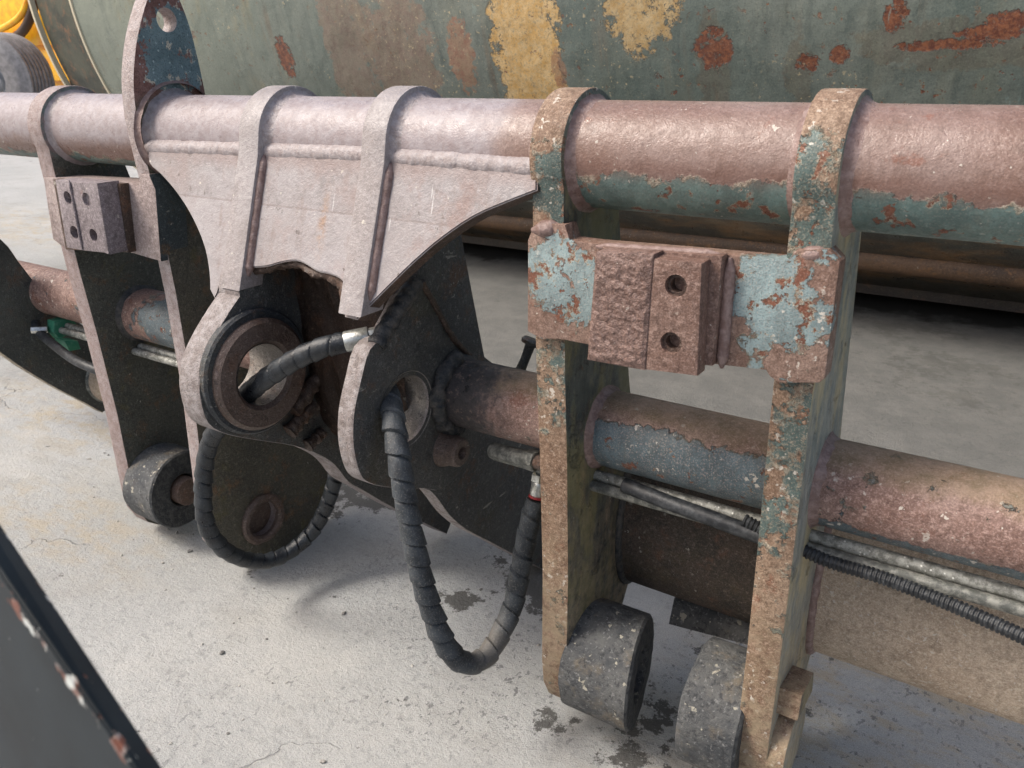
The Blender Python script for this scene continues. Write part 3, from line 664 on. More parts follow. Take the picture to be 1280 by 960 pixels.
# beads round the tubes
for i, (o, X, m) in enumerate(((pA, XA, M_WELDP), (pA2, XB2, M_WELDP), (pC, XC, M_WELD), (pD, XD, M_WELD))):
    k = .034 if i != 1 else .042
    finish('weld_bead', weld_ring(X[1], TY, TZ, TR, k * .8, 1, i + .5), m, o, 60)
    finish('weld_bead', weld_ring(X[0], TY, TZ, TR, .022, -1, i + 9.5), m, o, 60)
    finish('weld_bead', weld_ring(X[1], LY, LZ, LR, .026, 1, i + 20.5), M_WELD if i > 1 else M_WELDD, o, 60)
    finish('weld_bead', weld_ring(X[0], LY, LZ, LR, .022, -1, i + 30.5), M_WELD if i > 1 else M_WELDD, o, 60)
finish('weld_bead', weld_ring(XA2, TY, TZ, TR + .030, .016, 1, 77.5), M_WELD, pA2, 60)
for X, o, m in ((XD[1], pD, M_WELD), (XC[1], pC, M_WELDD)):
    bp = [Vector((X + .003, y, z)) for y, z in (bkp if o is pD else bkd)[6:34]]
    finish('weld_bead', tube_bm(resample(bp, .006), .012, 10, True, lambda i, a: .012 * (1 + .25 * noise.noise(Vector((i * .2, a, 3))))), m, o, 60)
# pin bosses at the feet of the posts
post_x, post_y = -1.4, 1.5
def boss(x0, x1, y, z, r, ri, post, m, slant=0.):
    b = finish('pin_boss', ring_bm(x0, x1, y, z, r, ri, .006), m, frame)
    rough_up(b, .004, 14)
    for v in b.data.vertices:      # the free end is faced off at a slant
        yy = v.co.y + post_y
        far_ = abs(v.co.x + post_x - x1) < .03
        if far_: v.co.x -= (yy - y) * slant
    return b
b1 = boss(XC[1] - .005, -.618, 1.475, -1.378, .138, .066, pC, M_ROLL, .20)
finish('pin_stub', cyl_bm((-.78, 1.455, -1.385), (-.668, 1.455, -1.385), .064, 28, .006), M_DARK, b1)
b2 = boss(-.47, XD[0] + .005, 1.468, -1.372, .142, .07, pD, M_ROLL, .05)
b3 = boss(XA[1] - .005, -2.395, 1.475, -1.395, .140, .055, pA, M_ROLL, .1)
finish('pin_stub', cyl_bm((-2.55, 1.475, -1.395), (-2.36, 1.475, -1.395), .050, 28, .006), M_BUSH, b3)
wr = finish('weld_ring', ring_bm(XA2 - .004, XA2 + .016, 1.526, -1.427, .088, .061, .007), M_BUSH, pA2); rough_up(wr, .004, 30)
finish('blind_cap', cyl_bm((-2.09, 1.526, -1.427), (-2.075, 1.526, -1.427), .064, 28), M_BUSH, pA2)
# keeper plate and pin end on the outside of the near post
kp = [(1.40, -1.20), (1.50, -1.215), (1.515, -1.275), (1.395, -1.262)]
finish('keeper_plate', prism_bm(kp, 'x', XD[1] - .004, -.235, .004), M_POST, pD)
pe = finish('pin_end', cyl_bm((XD[1] - .01, 1.455, -1.375), (-.245, 1.455, -1.375), .085, 40, .005), M_POST2, pD)

# cross bars
def crossbar(pts, y0, y1, m): return finish('crossbar', prism_bm(Pxz(pts, y0), 'y', y0, y1, .004), m, frame)
BAR = [(659.5, 300), (663, 291), (676, 279), (706, 281), (712, 300), (742, 304), (860, 314), (984, 325), (996, 312), (1036, 312), (1050, 327), (1031, 473), (1024, 479), (974, 479), (962, 471), (957, 463), (870, 453), (735, 431), (698, 424), (676, 424), (659, 414)]
bar = crossbar(BAR, 1.32, 1.366, M_BAR)
BAR2 = [(54, 222), (160, 228), (172, 234), (176, 218), (186, 218), (194, 237), (201, 327), (184, 322), (160, 315), (77, 308), (66, 299), (60, 262)]
bar2 = crossbar(BAR2, 1.318, 1.41, M_BAR2)
bar2.data.materials.append(M_WEB)
for p in bar2.data.polygons:
    if p.normal.y > -.5 and p.normal.z < .5: p.material_index = 1
def proud(pts, y):            # outline seen on the bar's face, pulled straight out to the plane y
    return Pxz(pts, y)
# near wear block: a rough torch-cut half and a drilled half on one base
base = [(742, 312), (824, 314), (903, 319.5), (891, 457), (868, 456), (738, 434)]
wb = finish('wear_block', prism_bm(Pxz([(752, 309), (903, 320), (890, 458), (742, 440)], 1.292), 'y', 1.292, 1.321, .004), M_PAD, frame)
padL = Pxz([(745, 315), (780, 316), (817, 318), (806, 463), (770, 459.5), (734, 450)], 1.252)
padR = Pxz([(813, 322), (878, 329), (872, 470), (807, 462)], 1.256)
def relief_face(bm, quad, y0, y1, nx, nz, amp, seed):
    """block whose front is a hacked, melted surface: quad = tl, tr, br, bl in (x, z)"""
    tl, tr, br, bl = [Vector((q[0], 0, q[1])) for q in quad]
    g = []
    for j in range(nz + 1):
        row = []
        for i in range(nx + 1):
            u, v = i / nx, j / nz
            p = tl.lerp(tr, u).lerp(bl.lerp(br, u), v)
            q = Vector((p.x * 50 + p.z * 20 + seed, seed, p.z * 75))
            hgt = noise.fractal(q, .9, 2, 5) * amp + amp * 1.1 * abs(noise.noise(Vector((p.x * 45, seed, p.z * 80 + p.x * 50)))) + amp * .5 * noise.noise(Vector((p.x * 14, seed, p.z * 14)))
            ed = min(u, 1 - u, v, 1 - v) * 14
            row.append(bm.verts.new((p.x, y0 + hgt * min(ed, 1) - .003 + .004 * (1 - min(ed, 1)), p.z)))
        g.append(row)
    for j in range(nz):
        for i in range(nx): bm.faces.new((g[j][i], g[j][i + 1], g[j + 1][i + 1], g[j + 1][i]))
    rim = [g[0][i] for i in range(nx + 1)] + [g[j][nx] for j in range(1, nz + 1)] + [g[nz][i] for i in range(nx - 1, -1, -1)] + [g[j][0] for j in range(nz - 1, 0, -1)]
    bk = [bm.verts.new((v.co.x, y1, v.co.z)) for v in rim]
    for i in range(len(rim)): bm.faces.new((rim[i], rim[(i + 1) % len(rim)], bk[(i + 1) % len(rim)], bk[i]))
    bm.faces.new(bk[::-1])
bm = bmesh.new(); relief_face(bm, [padL[0], padL[2], padL[3], padL[5]], 1.252, 1.293, 70, 90, .0026, 3.3)
finish('torch_cut_pad', bm, M_PADR, wb, 80)
dp = finish('drilled_pad', prism_bm(padR, 'y', 1.254, 1.293, .004), M_PAD, wb)
hz = []
for a, b in ((840, 360), (834, 432)):
    c_ = P(a, b, 'y', 1.238); hz.append(cyl_bm((c_.x, 1.1, c_.z), (c_.x, 1.28, c_.z), .0195, 32))
cut(dp, hz)
for a, b in ((840, 360), (834, 432)):
    c_ = P(a, b, 'y', 1.238); 
    hb = bmesh.new(); lathe(hb, [(.0128, 0), (.0128, .022), (.0205, .022)], lambda p, q, z, c_=c_: Vector((c_.x + p, 1.284 - z, c_.z + q)), 28)
    finish('bolt_hole_seat', hb, M_HOLE, wb)
p_, q_ = P(903, 322, 'y', 1.315), P(892, 458, 'y', 1.315)
finish('weld_bead', weld_line(P(913, 322, 'y', 1.317), P(902, 460, 'y', 1.317), .011, 4), M_WELD, bar, 60)
finish('weld_bead', weld_line(P(745, 308, 'y', 1.310), P(900, 318, 'y', 1.310), .008, 6), M_WELD, bar, 60)
finish('weld_bead', weld_line(P(665, 288, 'y', 1.325), P(704, 284, 'y', 1.335), .017, 8), M_WELD, bar, 60)
finish('weld_bead', weld_line(P(992, 318, 'y', 1.328), P(1042, 318, 'y', 1.335), .014, 9), M_WELD, bar, 60)
# far wear block with four drilled holes
padF = Pxz([(69, 225), (94, 227), (121, 229), (136, 318), (130, 316), (108, 314), (83, 310)], 1.235)
wf = finish('wear_block', prism_bm(padF, 'y', 1.235, 1.30, .004), M_PADF, frame)
finish('block_base', prism_bm(Pxz([(66, 224), (150, 230), (160, 316), (82, 312)], 1.292), 'y', 1.292, 1.319, .003), M_TORN, bar2)
hz = []
for a, b in ((84.5, 247), (108, 249), (92.5, 290), (117, 294)):
    c_ = P(a, b, 'y', 1.235); dpt = 1.245 if a == 108 else 1.285
    hz.append(cyl_bm((c_.x, 1.1, c_.z), (c_.x, dpt, c_.z), .019, 24))
cut(wf, hz); rough_up(wf, .003, 22)
finish('weld_bead', weld_line(P(150, 232, 'y', 1.315), P(160, 314, 'y', 1.315), .012, 14), M_TORN, bar2, 60)
finish('weld_bead', weld_line(P(96, 271, 'y', 1.233) + Vector((0, 0, .1)), P(103, 312, 'y', 1.233), .004, 15), M_PADF, wf, 60)

# ------------------------------------------------------------------ middle: ribs, gusset, lugs
GY, GZ, GS = 1.338, -.17, (1.338 - 1.240) / (-.164 + .45)       # face plane of the gusset: y = GY + GS (z - GZ)
def G(px, py, lift=0.):
    d = ray(px, py); t = (GY - lift - GS * GZ) / (d.y - GS * d.z); return d * t
GUS = smooth([(186, 181), (186, 203), (200, 217), (216, 235), (232, 258), (246, 285), (256, 312), (261, 340), (262, 362)], 3) + [(268, 374), (272, 366), (276, 350), (288, 339)] \
    + smooth([(300, 336), (316, 334.5), (334, 333), (352, 328), (370, 326), (383, 331), (396, 339), (412, 343), (424, 348), (431, 357), (433, 370), (431, 384), (430, 396)], 3) \
    + smooth([(446, 400), (456, 389), (470, 374), (492, 352), (520, 325), (552, 298), (590, 272), (625, 256), (671, 238)], 3) + [(671, 205), (560, 196), (470, 190), (330, 185)]
def jag(i): return .0025 * noise.noise(Vector((i * .8, 1, 2)))
def plate_on_gusset(pts, thick, lift=0., bev=.003):
    bm = bmesh.new()
    nrm = Vector((0, -1, GS)).normalized()
    f_ = [G(a, b, lift) for a, b in pts]
    lo = [bm.verts.new(p) for p in f_]; hi = [bm.verts.new(p - nrm * thick) for p in f_]
    fa = bm.faces.new(lo); bm.faces.new(hi[::-1]); k = len(pts)
    for i in range(k): bm.faces.new((lo[(i + 1) % k], lo[i], hi[i], hi[(i + 1) % k]))
    bmesh.ops.recalc_face_normals(bm, faces=bm.faces[:])
    if bev: bmesh.ops.bevel(bm, geom=list(fa.edges), offset=bev, segments=2, affect='EDGES', clamp_overlap=True)
    return bm
def f_gus(n, col):
    nrm = n.new('ShaderNodeNewGeometry').outputs['True Normal']
    return col
gus = finish('gusset_plate', plate_on_gusset(GUS, .034), M_GUS, frame)
gus.data.materials.append(M_TORN)
for p in gus.data.polygons:   # cut edge and rear are burnt brown steel
    if p.normal.y > -.55: p.material_index = 1
for a, b in (((186, 184), (312, 188)), ((312, 188), (464, 194)), ((464, 194), (676, 211))):
    finish('weld_bead', weld_line(G(a[0], a[1] + 1, -.019), G(b[0], b[1] + 1, -.019), .024, a[0], taper=False), M_WELDP, gus, 60)
# ribs: wrap over the tube, run down the gusset standing 28 mm proud of it
def rib(x0, x1, zend, cutpts=None):
    pts = head(RH + .002, -40, 170)
    st = pts[-1]
    front = [(GY - .021 + GS * (z - GZ) , z) for z in [-.19 - (abs(zend) - .19) * k / 14 for k in range(15)]]
    back = [(GY + .05 + GS * (zend - GZ), zend - .0), (GY + .02, -.24)]
    return prism_bm(pts + front + back, 'x', x0, x1, .004)
X1 = (-1.65, -1.58); X2 = (-1.255, -1.187)
z1e = P(270, 372, 'x', X1[1]).z; z2e = P(443, 400, 'x', X2[1]).z
rb1 = finish('rib', rib(*X1, z1e), M_RIB, frame); rb2 = finish('rib', rib(*X2, z2e), M_RIB, frame)
for i, (o, X) in enumerate(((rb1, X1), (rb2, X2))):
    finish('weld_bead', weld_ring(X[1], TY, TZ, TR, .032, 1, i + 3.5, -30, 195), M_WELDP, o, 60)
    finish('weld_bead', weld_ring(X[0], TY, TZ, TR, .020, -1, i + 6.5, -30, 195), M_WELDP, o, 60)
    ze = (z1e, z2e)[i] + .03
    finish('weld_bead', weld_line((X[1], GY + GS * (-.19 - GZ), -.19), (X[1], GY + GS * (ze - GZ), ze), .013, i + 3), M_WELD, o, 60)
    finish('weld_bead', weld_line((X[0], GY + GS * (-.19 - GZ), -.19), (X[0], GY + GS * (ze - GZ), ze), .006, i + 5), M_WELDP, o, 60)

# lug plates
LUG2 = smooth([(482, 422), (462, 437), (450, 480), (442, 520), (442, 560), (450, 592), (462, 604), (487, 609.5), (530, 611), (545, 621), (562, 644), (583, 662), (610, 676), (640, 692), (700, 722)], 3) + [(790, 735), (770, 600), (650, 480), (606, 446), (575, 284), (545, 300), (522, 340), (516, 356)]
lug2 = finish('lug_plate', prism_bm(Pyz(LUG2, X2[1] - .02), 'x', X2[0], X2[1] - .02, .004), M_B, frame)
DBL2 = smooth([(482, 422), (462, 437), (450, 480), (442, 520), (442, 560), (450, 592), (462, 604), (487, 609.5), (530, 611), (552, 612), (575, 590), (590, 555), (588, 510), (592, 470), (590, 448)], 3) + smooth([(590, 448), (566, 422), (546, 386), (526, 352)], 3)[1:] + [(516, 356)]
dbl2 = finish('doubler_plate', prism_bm(Pyz(DBL2, X2[1]), 'x', X2[1] - .022, X2[1] + .001, .006), M_B, lug2)
c2 = P(508, 512, 'x', X2[1])
HB = .083
for o in (lug2, dbl2): cut(o, [cyl_bm((-1.4, c2.y, c2.z), (-1.1, c2.y, c2.z), HB, 48)])
bm = bmesh.new(); lathe(bm, [(HB + .012, .0025), (HB, -.006), (HB - .0015, -.02), (HB - .0015, -.075)], lambda a, b, z: Vector((X2[1] + z, c2.y + a, c2.z + b)), 56)
finish('bore_liner', bm, M_BORE, lug2)
# weld fillet between the underside of the gusset and the lug
fl = [(P(a, b, 'x', X2[1] - .012)) for a, b in [(470, 432), (480, 414), (492, 396), (506, 374), (520, 352)]]
finish('weld_bead', tube_bm(resample([tuple(p) for p in [Vector(q) for q in smooth([tuple(v) for v in fl], 6)]], .006), .02, 12, True, lambda i, a: .021 * (1 + .16 * noise.noise(Vector((i * .35, a, 0))) + .08 * sin(i * 1.3))), M_WELDD, lug2, 60)
fl = [(P(a, b, 'x', X2[1] + .002)) for a, b in [(527, 352), (546, 386), (566, 422), (588, 446)]]
finish('weld_bead', tube_bm(resample([Vector(q) for q in smooth([tuple(v) for v in fl], 6)], .006), .007, 10, True, lambda i, a: .008 * (1 + .3 * noise.noise(Vector((i * .5, a, 4))))), M_TORN, lug2, 60)
# nub with a bore next to the lug
nb = P(556, 560, 'x', X2[1])
bm = bmesh.new(); lathe(bm, [(.052, -.003), (.046, .012), (.040, .022), (.038, .05), (.033, .056), (.017, .056), (.015, .048), (.014, .02), (0, .02)], lambda a, b, z: Vector((X2[1] + z, nb.y + a, nb.z + b)), 36)
finish('grease_boss', bm, M_BUSH, lug2)
# melted seal where the lower tube enters the doubler
finish('weld_bead', weld_ring(X2[1], LY, LZ, LR, .036, 1, 88.5), M_WELDD, lug2, 60)
pp = [Vector((X2[1] + .012, LY + (LR + .008) * cos(radians(a)), LZ + (LR + .008) * sin(radians(a)))) for a in range(95, 262, 2)]
finish('weld_bead', tube_bm(pp, .02, 12, True, lambda i, a: .021 * (1 + .35 * noise.noise(Vector((i * .12, a * 1.2, 5))) + .25 * noise.noise(Vector((i * .5, a * 2.5, 9))))), M_WELDD, lug2, 60)
# left lug
LUG1 = [(312, 344), (303, 350), (300, 362), (301, 371), (294, 381)] + smooth([(288, 390), (270, 420), (256, 450), (251, 475), (252, 500), (262, 530), (287, 544), (331, 552), (369, 558), (400, 569), (420, 582), (437, 603), (456, 614), (494, 636), (560, 668)], 3) + [(600, 560), (520, 420), (430, 350), (360, 332), (330, 336)]
lug1 = finish('lug_plate', prism_bm(Pyz(LUG1, X1[1]), 'x', X1[0] - .012, X1[1] - .004, .005), M_B, frame)
c1 = P(331, 469, 'x', X1[1] + .03); HB1 = .079
cut(lug1, [cyl_bm((-1.8, c1.y, c1.z), (-1.4, c1.y, c1.z), HB1 + .004, 48)])
finish('bushing_step', ring_bm(X1[1] - .01, X1[1] + .014, c1.y, c1.z + .004, .160, .10, .006), M_LUGD, lug1)
finish('bushing', ring_bm(X1[0] - .012, X1[1] + .032, c1.y, c1.z, .142, HB1, .010), M_BUSH, lug1)
bm = bmesh.new(); lathe(bm, [(HB1 - .001, .024), (HB1 - .001, -.12)], lambda a, b, z: Vector((X1[1] + z, c1.y + a, c1.z + b)), 56)
finish('bore_liner', bm, M_BORE, lug1)
# torn stub under the left rib and the burnt web between the lugs
bite = smooth([(278, 352), (288, 341), (300, 337), (316, 335.5), (334, 334), (352, 329), (370, 327), (383, 332), (396, 340), (412, 344), (423, 349), (430, 358), (432, 371), (431, 384)], 5)
tp_ = resample([G(a, b + 1, -.026) for a, b in bite], .005)
finish('torn_edge', tube_bm(tp_, .012, 10, True, lambda i, a: .0125 * (1 + .55 * noise.noise(Vector((i * .13, a * .8, 1))) + .4 * noise.noise(Vector((i * .5, a * 2, 4))))), M_TORN, gus, 60)
for (a, b, x, k) in ((412, 452, X1[1] + .012, .022), (392, 505, X1[1] + .012, .020), (404, 540, X1[1] + .008, .016)):
    q0, q1 = P(a, b, 'x', x), P(a - 46 + (b - 452) * .3, b + 62 - (b - 452) * .5, 'x', x)
    finish('weld_bead', tube_bm([q0.lerp(q1, t / 30) for t in range(31)], k, 10, True, lambda i, a: k * (1 + .35 * noise.noise(Vector((i * .3, a, k * 99))) + .2 * noise.noise(Vector((i, a * 2, k * 50))))), M_TORN, lug1, 60)
bm = bmesh.new()              # heat-buckled web: a sheet with depth, from under the gusset back and down to the lower tube
prof = [(1.36, -.30), (1.375, -.44), (1.385, -.56), (1.39, -.70), (1.405, -.84), (1.45, -.96), (1.55, -1.06)]
prof = smooth(prof, 6); cols = 26; rows_ = []
for (yy, zz) in prof:
    rows_.append([bm.verts.new((X1[1] - .01 + (X2[0] + .02 - X1[1]) * i / cols, yy + .016 * noise.fractal(Vector((i * .35, zz * 12, 3)), 1, 2, 4), zz)) for i in range(cols + 1)])
for A, B in zip(rows_, rows_[1:]):
    for i in range(cols): bm.faces.new((A[i], A[i + 1], B[i + 1], B[i]))
bmesh.ops.solidify(bm, geom=bm.faces[:], thickness=.02)
finish('burnt_web', bm, M_TORN, frame, 60)

# left side plate, hanging tab, lever
SIDE = smooth([(22, 325), (0, 298), (-60, 262), (-110, 270), (-120, 330), (-70, 390), (0, 440), (30, 461), (70, 485), (105, 503), (128, 516)], 3) + [(150, 500), (150, 440), (60, 375)]
finish('side_plate', prism_bm(Pyz(SIDE, -3.1), 'x', -3.16, -3.1, .004), M_CL, frame)
finish('weld_bead', weld_ring(-3.1, BY, BZ, BR, .018, 1, 61.5), M_PIPED, frame, 60)
tab = [P(843, 747, 'y', 1.712), P(941, 776, 'y', 1.712), P(934, 806, 'y', 1.68), P(836, 780, 'y', 1.68)]
bm = bmesh.new(); lo = [bm.verts.new(p) for p in tab]; hi = [bm.verts.new(p + Vector((0, .03, -.012))) for p in tab]
f0 = bm.faces.new(lo); bm.faces.new(hi[::-1])
for i in range(4): bm.faces.new((lo[(i + 1) % 4], lo[i], hi[i], hi[(i + 1) % 4]))
finish('foot_tab', bm, M_ROLL, frame)
lv = [P(664, 428, 'y', 1.66), P(656, 450, 'y', 1.65), P(648, 468, 'y', 1.63)]
bm = tube_bm([tuple(lv[0]), tuple(lv[1]), tuple(lv[2])], .012, 12, True, lambda i, a: .014 - .002 * (i == 1))
lvo = finish('lock_pin', bm, M_DARK, frame)
hd = lv[0]; dr = (lv[0] - lv[2]).normalized()
bm = bmesh.new(); q = dr.to_track_quat('Z', 'Y')
lathe(bm, [(0, .012), (.020, .010), (.026, .003), (.024, -.006), (0, -.010)], lambda a, b, z: hd + q @ Vector((a * 1.25, b, z)), 14)
finish('pin_head', bm, M_DARK, lvo)
bm = bmesh.new(); lathe(bm, [(0, .012), (.018, .010), (.026, -.006), (0, -.010)], lambda a, b, z: lv[2] + q @ Vector((a * 1.3, b, z)), 14)
finish('pin_foot', bm, M_DARK, lvo)

# hydraulic pipes clipped under the lower tube
for (yy, zz, r, x0, x1, m) in ((1.50, -.888, .0125, -3.06, -2.2, M_PIPE), (1.475, -.898, .0125, -3.0, -2.2, M_PIPE), (1.495, -.887, .0135, -.80, 1.3, M_PIPE), (1.475, -.905, .0125, -.80, 1.3, M_PIPED)):
    finish('hydraulic_pipe', cyl_bm((x0, yy, zz), (x1, yy, zz), r, 20, .002), m, frame)
# green clamp on the far pipes
cx0 = -3.02
cl = finish('pipe_clamp', prism_bm([(1.455, -.858), (1.52, -.858), (1.535, -.89), (1.525, -.915), (1.46, -.93), (1.445, -.90)], 'x', cx0 - .02, cx0 + .03, .006), M_GREEN, frame)
finish('clamp_bolt', cyl_bm((cx0 + .0, 1.44, -.89), (cx0 - .03, 1.395, -.885), .013, 6, .002), M_ZINC, cl)
finish('clamp_jaw', prism_bm([(1.43, -.91), (1.48, -.925), (1.485, -.96), (1.44, -.955)], 'x', cx0 + .05, cx0 + .12, .006), M_GREEN, cl)

# ------------------------------------------------------------------ hoses
def wrapped_hose(path, r, pitch, step=.0024, seg=22, amp=.12, jitter=0.):
    path = resample([Vector(p) for p in smooth([tuple(p) for p in path], 12)], step)
    acc = [i * step for i in range(len(path))]
    ph = [random.uniform(-jitter, jitter) for _ in range(400)]
    def rad(i, a):
        s = acc[i] / pitch + a / (2 * pi) * 1.0
        k = int(s) % 400; t = s - math.floor(s)
        edge = 0 if t > .12 else (1 - t / .12)
        return r * (1 + amp * (t - .5) * (.8 + ph[k]) - .15 * edge + .012 * noise.noise(Vector((i * .05, a, r))))
    return tube_bm(path, r, seg, True, rad)
def Q(px, py, x): return P(px, py, 'x', x)
# hose one: from the fitting left through the bore, then down in a loop
h1 = thing('hydraulic_hose', 'black spiral wrapped hose threaded through the left pin bore and hanging in a loop', 'hose', (-1.7, 1.3, 1.0), 'spiral wrapped hydraulic hoses')
p1 = [Q(436, 427, -1.30), Q(405, 434, -1.35), Q(372, 448, -1.42), Q(340, 468, -1.50), Q(318, 485, -1.57), Q(302, 500, -1.64), Q(285, 520, -1.72), Q(266, 545, -1.80), Q(257, 575, -1.84), Q(254, 615, -1.86), Q(258, 655, -1.87), Q(277, 684, -1.87), Q(305, 699, -1.87), Q(335, 701, -1.86), Q(366, 687, -1.84), Q(392, 662, -1.81), Q(409, 630, -1.78), Q(419, 597, -1.75), Q(426, 560, -1.72), Q(430, 520, -1.70)]
finish('spiral_wrap', wrapped_hose(p1, .0245, .046, amp=.20, jitter=.35), M_HOSE, h1, 28)
a, b = Q(462, 421, -1.262), Q(431, 427.5, -1.305)
bm = cyl_bm(a, b, .0245, 24, .003); finish('crimp_ferrule', bm, M_ZINC, h1)
for k in range(3):
    c_ = a.lerp(b, .25 + .25 * k); d_ = (b - a).normalized() * .002
finish('hose_nut', cyl_bm(a + (a - b) * .5, a, .021, 6, .002), M_ZINC, h1)
# hose two
h2 = thing('hydraulic_hose', 'dusty grey spiral wrapped hose drooping from the right pin bore to a chrome fitting', 'hose', (-1.0, 1.3, .3), 'spiral wrapped hydraulic hoses')
p2 = [Q(468, 470, -1.34), Q(481, 484, -1.27), Q(488, 503, -1.19), Q(493, 535, -1.13), Q(500, 580, -1.09), Q(508, 630, -1.07), Q(518, 680, -1.05), Q(529, 728, -1.03), Q(542, 770, -1.01), Q(556, 804, -.99), Q(575, 826, -.97), Q(598, 827, -.955), Q(618, 806, -.945), Q(640, 760, -.94), Q(650, 715, -.935), Q(658, 672, -.93), Q(666, 640, -.925), Q(671, 624, -.92)]
finish('spiral_wrap', wrapped_hose(p2, .0260, .050, amp=.22, jitter=.35), M_HOSED, h2, 28)
a, b = Q(671, 625, -.92), Q(675.5, 602, -.918)
finish('red_band', cyl_bm(a + (b - a) * .1, a + (b - a) * .22, .0225, 28, .001), M_RED, h2)
finish('crimp_ferrule', cyl_bm(a + (b - a) * .2, b, .0205, 28, .004), M_ZINC, h2)
e_ = Q(679, 580, -.916)
finish('hose_nut', cyl_bm(b, b.lerp(e_, .45), .024, 6, .002), M_ZINC, h2)
finish('elbow', tube_bm([b.lerp(e_, .4), b.lerp(e_, .8), e_ + Vector((.01, .01, .0)), e_ + Vector((.0, .06, .03))], .015, 14), M_PIPED, h2)
# adapter body on the pipe end behind
ad = finish('hose_adapter', cyl_bm(Q(616, 563, -1.06), Q(664, 575, -.93), .021, 20, .003), M_PIPED, frame)
finish('adapter_nut', cyl_bm(Q(660, 573, -.942), Q(672, 577, -.91), .027, 6, .003), M_PIPED, ad)
finish('adapter_spigot', cyl_bm(Q(670, 577, -.915), Q(690, 582, -.86), .018, 16, .002), M_BUSH, ad)
finish('hydraulic_pipe', cyl_bm(Q(618, 570, -1.06), Q(690, 590, -.87), .011, 14, .002), M_PIPED, ad)
# corrugated conduit at the right
def conduit(name, path, r, label, m=M_RUB, pitch=.0085, step=.0021):
    path = resample([Vector(p) for p in smooth([tuple(p) for p in path], 14)], step)
    rad = lambda i, a: r * (1 + .10 * (1 if (i * step / pitch) % 1 < .5 else -1))
    o = finish(name, tube_bm(path, r, 16, True, rad), m, None, 20); return o
o = conduit('corrugated_conduit', [P(930, 650, 'y', 1.46), P(1024, 697, 'y', 1.455), P(1100, 721, 'y', 1.445), P(1180, 752, 'y', 1.425), P(1240, 778, 'y', 1.40), P(1300, 806, 'y', 1.37), P(1390, 850, 'y', 1.33), (.55, 1.30, -.93), (.9, 1.32, -.95), (1.25, 1.36, -.95)], .0125, '')
tag(o, 'black ribbed conduit running under the two grey pipes at the right', 'conduit')
pth = resample([Vector(q) for q in smooth([tuple(P(a, b, 'y', yy)) for a, b, yy in ((780, 606, 1.47), (830, 626, 1.462), (890, 648, 1.46), (955, 672, 1.46))], 10)], .01)
o = finish('rubber_hose', tube_bm(pth, .017, 16), M_RUB); tag(o, 'black hose between the two near posts just under the lower tube', 'hose')
pth = resample([Vector(q) for q in smooth([tuple(P(a, b, 'y', yy)) for a, b, yy in ((44, 404, 1.44), (50, 416, 1.42), (66, 430, 1.40), (90, 448, 1.39), (112, 459, 1.39), (150, 474, 1.42))], 10)], .01)
o = finish('rubber_hose', tube_bm(pth, .0165, 16), M_RUB); tag(o, 'thin black hose hanging from the green clamp at far left', 'hose')

# ------------------------------------------------------------------ the tank behind
tank = thing('storage_tank', 'huge weathered grey green steel tank lying on the concrete behind the frame', 'tank', (-3, 6.836, 0))
CY, CZ, CR = 6.836, .81, 2.44
def shell(x0, x1, r, seg=160, rings=12, cap=True):
    bm = bmesh.new(); prof = [(r, (x1 - x0) * k / rings) for k in range(rings + 1)]
    lathe(bm, prof, lambda a, b, z: Vector((x0 + z, CY + a, CZ + b)), seg); return bm
bm = bmesh.new(); lathe(bm, [(CR - .02, 0), (CR, .01), (CR, 3), (CR, 6), (CR, 11.5), (0, 11.5)], lambda a, b, z: Vector((-7.5 + z, CY + a, CZ + b)), 180)
finish('tank_shell', bm, M_TANK, tank)
bm = bmesh.new(); lathe(bm, [(CR + .004, 0), (CR + .012, .004), (CR + .012, .03), (CR, .034)], lambda a, b, z: Vector((-7.53 + z, CY + a, CZ + b)), 180)
finish('tank_rim', bm, M_RIM, tank)
bm = bmesh.new(); lathe(bm, [(0, 0), (CR - .06, 0), (CR - .03, .05), (CR - .03, .66)], lambda a, b, z: Vector((-8.17 + z, CY + a, CZ + b)), 180)
finish('tank_end_shell', bm, M_TEND, tank)
bm = bmesh.new(); lathe(bm, [(CR - .06, 0), (CR + .004, 0), (CR + .004, .03), (CR - .04, .034)], lambda a, b, z: Vector((-8.2 + z, CY + a, CZ + b)), 180)
finish('tank_rim', bm, M_RIM, tank)
pr = tp(1100, 322)
finish('bumper_rail', cyl_bm((-7.3, pr.y + .02, pr.z - .02), (4, pr.y + .02, pr.z - .02), .075, 24, .006), M_RAIL, tank)
# angle iron welded along the underside
t = radians(248); yy, zz = CY + CR * cos(t), CZ + CR * sin(t)
finish('skid_rail', prism_bm([(yy - .04, zz - .05), (yy + .05, zz - .05), (yy + .05, zz + .06), (yy - .02, zz + .05)], 'x', -7.3, 4, .006), M_SKID, tank)

# ------------------------------------------------------------------ yellow machine far left
mach = thing('yellow_machine', 'yellow orange machine with a big wheel parked far behind at the left', 'machine', (-29, 14, 0))
bm = bmesh.new()
def box(bm, x0, x1, y0, y1, z0, z1, bev=.05):
    t_ = bmesh.new(); prism_bm([(x0, y0), (x1, y0), (x1, y1), (x0, y1)], 'z', z0, z1, bev, t_)
    return t_
finish('body_panel', box(bm, -33, -23.0, 15.2, 18.5, -.55, 3.6), M_YEL, mach)
finish('side_panel', box(bm, -32, -24.0, 15.05, 15.25, .75, 3.0, .03), M_YEL, mach)
finish('step_panel', box(bm, -32, -24.6, 15.08, 15.22, -.3, .62, .03), M_YEL, mach)
finish('chassis', box(bm, -33, -22.5, 15.4, 18, -1.25, -.55), M_MDK, mach)
finish('chassis_bracket', box(bm, -25.6, -23.6, 14.5, 15.3, -.5, .05), M_MDK, mach)
